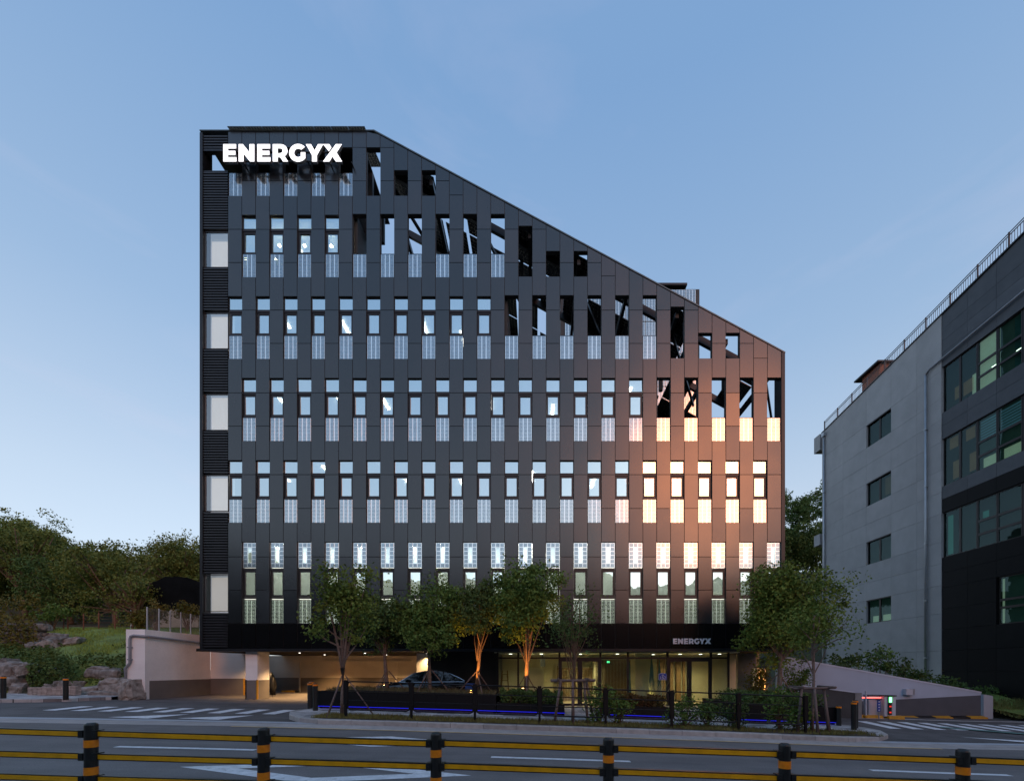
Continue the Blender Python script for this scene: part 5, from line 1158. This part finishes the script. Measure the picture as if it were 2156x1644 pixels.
for i, (px, py, rx, rz, m) in enumerate(((40, 1275, 1.7, .95, M_leafG), (330, 1288, .9, .7, M_leafG), (292, 1300, .5, .8, M_leafG), (110, 1290, 1.3, .8, M_leafC), (395, 1290, .7, .5, M_leafG))):
    c_ = P(px, py, 27.5 if i != 1 else 25.5); b = Vector((c_.x, c_.y, bank(c_.x, c_.y))); 
    t = thing('bank_bush', ['broad yellow green bush at the left edge of the wire fence', 'yellowish sapling bush behind the mesh fence', 'slim yellow sapling where the wire fence meets the mesh fence', 'green bush behind the wire fence at the hillside', 'small yellow bush beside the office block above the mesh fence'][i], 'bush', b)
    T = tips_in(c_, (rx, rx*.6, rz), 40, .3, 500+i); mbs = MB()
    for j in range(0, 40, 4): mbs.tube([b, b.lerp(Vector(T[j]), .5), Vector(T[j])], [.03, .02, .008], 5, False)
    obj('stems', mbs, M_barkd, t); link('foliage', leaf_me('foliage', clusters(T, 30, .17, .8, 500+i), .075, m), t)
# shrubs above the right ramp wall
for i, (px, py, rx, rz, m) in enumerate(((1775, 1392, 1.1, .55, M_leafB), (1848, 1392, 1.2, 1.0, M_leafC), (1885, 1410, .9, .7, M_leafB), (1925, 1425, .8, .45, M_leafB), (1990, 1440, 1.3, .5, M_leafB), (2080, 1462, 1.4, .4, M_leafB))):
    Y = 22.5; c_ = P(px, py, Y); b = Vector((c_.x, Y, 0))
    t = thing('wild_shrub', ['low dark weeds above the ramp wall behind the young street tree', 'tall weedy shrub above the middle of the ramp wall', 'dark shrub right of the tall weeds above the ramp wall', 'small weeds below the downpipe of the neighbouring block', 'low growth at the corner of the dark cladding', 'low dark growth behind the end of the ramp wall'][i], 'shrub', b)
    T = tips_in(c_, (rx, .8, rz), 34, .2, 600+i); mbs = MB()
    for j in range(0, 34, 3): mbs.tube([b, b.lerp(Vector(T[j]), .5), Vector(T[j])], [.02, .014, .006], 5, False)
    obj('stems', mbs, M_barkd, t); link('foliage', leaf_me('foliage', clusters(T, 22, .17, .8, 600+i), .075, m), t)
C = []
for k in range(5000):
    x = RNG.uniform(21.4, 27); y = RNG.uniform(18.05, 21); C.append((x, y, zg(x, y)+.14+.9*sm((y-19)/3)-.02))
tag(link('verge_grass', blades_me('verge_grass', C, .2, M_grass, .02)), 'grass verge right of the ramp wall', 'grass', kind='stuff')

# ================================================================== STREET FURNITURE
fn = thing('guard_fence', 'black roadside guard fence with rounded panels along the planting strip', 'fence', (1.3, 13.3, .1))
fpx = [728, 866, 1000, 1136, 1275, 1414, 1555, 1696]; FY = 13.35; fxs = [(p-VX)*FY/F for p in fpx]
for x in fxs:
    z = zr(x)+.15; obj('fence_post', MB().box(x-.035, x+.035, FY-.035, FY+.035, z-.05, z+.42).box(x-.058, x+.058, FY-.045, FY+.045, z+.42, z+1.18), M_fence, fn)
for i in range(len(fxs)-1):
    a, b = fxs[i]+.062, fxs[i+1]-.062; za, zb = zr(a)+.15, zr(b)+.15; Lz = lambda f, h: (a+(b-a)*f, FY, za+(zb-za)*f+h)
    r = .03; loop = [Lz(0, .35), Lz(0, 1.06), Lz(.015, 1.12), Lz(.05, 1.145), Lz(.95, 1.145), Lz(.985, 1.12), Lz(1, 1.06), Lz(1, .35), Lz(.985, .29), Lz(.95, .265), Lz(.05, .265), Lz(.015, .29), Lz(0, .35)]
    pan = obj('fence_panel_frame', MB().tube(loop, .024, 6), M_fence, fn)
    for h in (.55, .86): obj('fence_bar', MB().tube([Lz(.005, h), Lz(.995, h)], .016, 6), M_fence, pan)
# median barrier
br = thing('median_barrier', 'black and yellow three rail median barrier with orange banded posts in the foreground', 'barrier', (0, 4.9, 0))
bpx = [(-175, 1512), (190, 1522), (553, 1532), (916, 1542), (1279, 1553), (1650, 1565), (2025, 1577.5), (2400, 1591)]
posts = []
for px, py in bpx:
    Y = 4.99-(px/2156)*.17; p = P(px+2, py, Y); posts.append(p); zb = zr(p.x); r = .062
    po = obj('post', MB().tube([(p.x,Y,zb-.02),(p.x,Y,p.z-.02),(p.x,Y,p.z-.004)], [r,r,r*.9], 24), M_bpost, br)
    obj('post_cap', MB().cyl(p.x, Y, p.z-.0035, p.z+.008, r*.86, 24, r*.6), M_bpost, po)
    for d0, d1 in ((.19, .275), (.505, .595)): obj('reflective_band', MB().cyl(p.x, Y, p.z-d1, p.z-d0, r+.003, 24), M_bor, po)
    for d in (.118, .382, .642):
        for s in (-1, 1):
            bk = obj('rail_bracket', MB().box(*sorted((p.x+s*.05, p.x+s*.105)), Y-.05, Y+.05, p.z-d-.043, p.z-d+.043).tube([(p.x+s*.08, Y-.056, p.z-d), (p.x+s*.08, Y-.049, p.z-d)], .010, 8), M_bpost, po)
for i in range(len(posts)-1):
    a, b = posts[i], posts[i+1]
    for d in (.118, .382, .642):
        A = Vector((a.x+.09, a.y, a.z-d+random.uniform(-.004,.004))); B = Vector((b.x-.09, b.y, b.z-d+random.uniform(-.004,.004)))
        ra = obj('rail', MB().beam(A, B, .045, .075), M_bpost, br)
        obj('yellow_strip', MB().beam(A+Vector((.012,-.0255,0)), B+Vector((-.012,-.0255,0)), .006, .05), M_byel, ra)

# ================================================================== THINGS IN THE GARAGE
def car():
    cx0, cy0, zb = -5.55, 21.9, .30; L_ = 4.85
    t = thing('parked_car', 'black sedan parked in the open garage behind the planter', 'car', (cx0, cy0, zb))
    st = [(-2.42,.50,.62,.30,.66),(-2.30,.72,.72,.24,.72),(-1.9,.84,.80,.22,.80),(-1.2,.90,.90,.22,.88),(-.5,.92,.93,.22,.92),(.4,.92,.94,.22,.93),(1.2,.92,.96,.22,.95),(1.9,.88,.95,.24,.97),(2.3,.80,.90,.30,.96),(2.43,.66,.80,.36,.92)]
    vs = []; n = 12
    for (x, w_, _, z0_, z1_) in st:
        for k in range(n):
            a = 2*math.pi*k/n; c_, s__ = math.cos(a), math.sin(a); vs.append((cx0+x, cy0+w_*math.copysign(abs(c_)**.45, c_), zb+(z0_+z1_)/2+(z1_-z0_)/2*math.copysign(abs(s__)**.55, s__)))
    fs = [(i*n+k, i*n+(k+1)%n, (i+1)*n+(k+1)%n, (i+1)*n+k) for i in range(len(st)-1) for k in range(n)]+[tuple(range(n-1,-1,-1)), tuple((len(st)-1)*n+k for k in range(n))]
    obj('car_body', MB().add(vs, fs), M_car, t, smooth=True)
    gp = [(-1.25,.86),(-.55,1.30),(.0,1.42),(.6,1.44),(1.1,1.36),(1.7,1.10),(2.0,.94)]; vs = []; n = len(gp)
    for (x, z) in gp:
        k = (z-.86)/.58; wt = .86-.20*k; vs += [(cx0+x, cy0-wt, zb+z), (cx0+x, cy0+wt, zb+z)]
    for (x, z) in gp: vs += [(cx0+x, cy0-.88, zb+.84), (cx0+x, cy0+.88, zb+.84)]
    fs = [(2*i, 2*i+2, 2*i+3, 2*i+1) for i in range(n-1)]; o = 2*n
    fs += [(o+2*i, o+2*i+2, 2*i+2, 2*i) for i in range(n-1)]+[(2*i+1, 2*i+3, o+2*i+3, o+2*i+1) for i in range(n-1)]
    obj('cabin_glass', MB().add(vs, fs), M_carglass, t)
    mbp = MB()
    for i in range(2, 5):
        (x0_, z0_), (x1_, z1_) = gp[i-1], gp[i]; w0_, w1_ = .86-.20*(z0_-.86)/.58+.01, .86-.20*(z1_-.86)/.58+.01
        mbp.quad((cx0+x0_, cy0-w0_, zb+z0_+.012), (cx0+x1_, cy0-w1_, zb+z1_+.012), (cx0+x1_, cy0+w1_, zb+z1_+.012), (cx0+x0_, cy0+w0_, zb+z0_+.012))
    obj('roof', mbp, M_car, t)
    rim = MB().tube([(cx0+x, cy0-(.86-.20*(z-.86)/.58)-.012, zb+z) for x, z in gp], .016, 6).tube([(cx0-1.2, cy0-.885, zb+.87), (cx0+1.95, cy0-.885, zb+.90)], .012, 6); obj('window_trim', rim, M_chrome, t)
    for x in (-.05, .85): obj('door_pillar', MB().beam((cx0+x, cy0-.885, zb+.86), (cx0+x+.08, cy0-.70, zb+1.40), .05, .02), M_car, t)
    for x in (-.2, .75): obj('door_handle', MB().box(cx0+x, cx0+x+.16, cy0-.945, cy0-.915, zb+.76, zb+.785), M_chrome, t)
    obj('headlight', MB().box(cx0-2.36, cx0-2.05, cy0-.78, cy0-.55, zb+.60, zb+.70), M_chrome, t); obj('headlight', MB().box(cx0-2.36, cx0-2.05, cy0+.55, cy0+.78, zb+.60, zb+.70), M_chrome, t)
    obj('tail_light', MB().box(cx0+2.25, cx0+2.42, cy0-.80, cy0-.55, zb+.72, zb+.80), mat('tail_red', (.3,.01,.01), .3), t)
    obj('side_mirror', MB().box(cx0-.85, cx0-.65, cy0-1.05, cy0-.89, zb+.88, zb+1.0), M_car, t)
    for x in (-1.45, 1.42):
        for s in (-1, 1):
            wv = obj('wheel', MB().tube([(cx0+x, cy0+s*.70, zb+.33), (cx0+x, cy0+s*.93, zb+.33)], .33, 20), M_tyre, t); obj('rim', MB().tube([(cx0+x, cy0+s*.70, zb+.33), (cx0+x, cy0+s*.94, zb+.33)], .22, 14), M_chrome, wv)
car()
p = P(991, 1452, 20.2); t = thing('blue_bin', 'blue plastic bin behind the planter next to the car', 'bin', (p.x, 20.2, .2))
obj('bin_body', MB().hexa([(p.x-.17,20.0,.2),(p.x+.17,20.0,.2),(p.x+.17,20.35,.2),(p.x-.17,20.35,.2)],[(p.x-.23,19.95,1.08),(p.x+.23,19.95,1.08),(p.x+.23,20.4,1.08),(p.x-.23,20.4,1.08)]), M_bluebin, t)
obj('bin_rim', MB().box(p.x-.25, p.x+.25, 19.93, 20.42, 1.081, 1.13), M_bluebin, t)
for i, px in enumerate((608, 700)):
    p = P(px, 1457, 26.4); t = thing('wheel_stop', ['yellow wheel stop on the garage floor right of the white pillar', 'yellow wheel stop in the middle of the garage floor'][i], 'wheel stop', (p.x, 26.4, .36))
    obj('stop_body', MB().prism_xz([(p.x-.40,.36),(p.x+.40,.36),(p.x+.37,.50),(p.x-.37,.50)], 26.3, 26.5), M_yk, t); obj('stop_end', MB().box(p.x+.41, p.x+.62, 26.32, 26.48, .36, .49), M_black, t)
p = P(576, 1440, 22.6); t = thing('wrapped_parasol', 'dark wrapped upright bundle just behind the white garage pillar', 'parasol', (p.x, 22.6, .3))
obj('parasol_cover', MB().tube([(p.x-.05,22.6,.45),(p.x-.05,22.6,.9),(p.x-.06,22.6,1.3),(p.x-.12,22.6,1.65)], [.16,.20,.15,.03], 10), M_black, t, smooth=True); obj('parasol_pole', MB().cyl(p.x-.05, 22.6, .28, .46, .03, 8), M_galv, t)
# lobby furniture
p = P(1128, 1405, 22.6); t = thing('reception_counter', 'white reception counter behind the left lobby window', 'counter', (p.x, 22.6, .03))
obj('counter_front', MB().box(p.x-.42, p.x+.42, 22.6, 22.7, .032, 1.86), mat('counter_white', (.72,.72,.60), .5, var=.04), t); obj('counter_top', MB().box(p.x-.45, p.x+.45, 22.55, 23.1, 1.862, 1.90), mat('counter_white2', (.72,.72,.60), .5, var=.04), t)
p = P(1143, 1393, 22.9); t = thing('wall_monitor', 'dark monitor above the reception counter', 'monitor', (p.x, 23.0, 2.1)); obj('screen', MB().box(p.x-.13, p.x+.13, 22.98, 23.02, 1.95, 2.35), M_black, t); obj('monitor_arm', MB().box(p.x-.02, p.x+.02, 23.021, 23.1, 1.9, 2.61), M_steel, t)
p = P(1062, 1440, 22.0); t = thing('step_ladder', 'wooden step ladder standing in the left lobby window', 'ladder', (p.x, 22.0, .03))
for s in (-1, 1):
    obj('ladder_rail', MB().beam((p.x+s*.26, 22.0, .03), (p.x+s*.13, 22.25, 1.75), .04, .05), M_wood, t); obj('rear_leg', MB().beam((p.x+s*.24, 22.6, .03), (p.x+s*.12, 22.28, 1.55), .03, .04), M_wood, t)
for i in range(5): f = .15+i*.18; obj('step', MB().box(p.x-.26+.13*f+.02, p.x+.26-.13*f-.02, 21.98+.25*f, 22.08+.25*f, .03+1.72*f, .06+1.72*f), M_wood, t)
for i, (px, w_, h) in enumerate(((1372, .42, 2.5), (1388, .34, 2.3), (1325, .26, 2.2))):
    p = P(px, 1440, 21.8); t = thing('hanging_fabric', ['tall teal fabric cone hanging beside the number plate', 'narrow teal fabric cone behind the number plate', 'dim teal fabric cone in the middle of the lobby window'][i], 'decoration', (p.x, 21.8, .05))
    obj('fabric_cone', MB().tube([(p.x,21.8,.06),(p.x,21.8,h*.5),(p.x,21.8,h)], [w_*.5,w_*.3,.02], 9), M_teal, t); obj('hanging_cord', MB().cyl(p.x, 21.8, h, 2.62, .008, 5), M_steel, t)
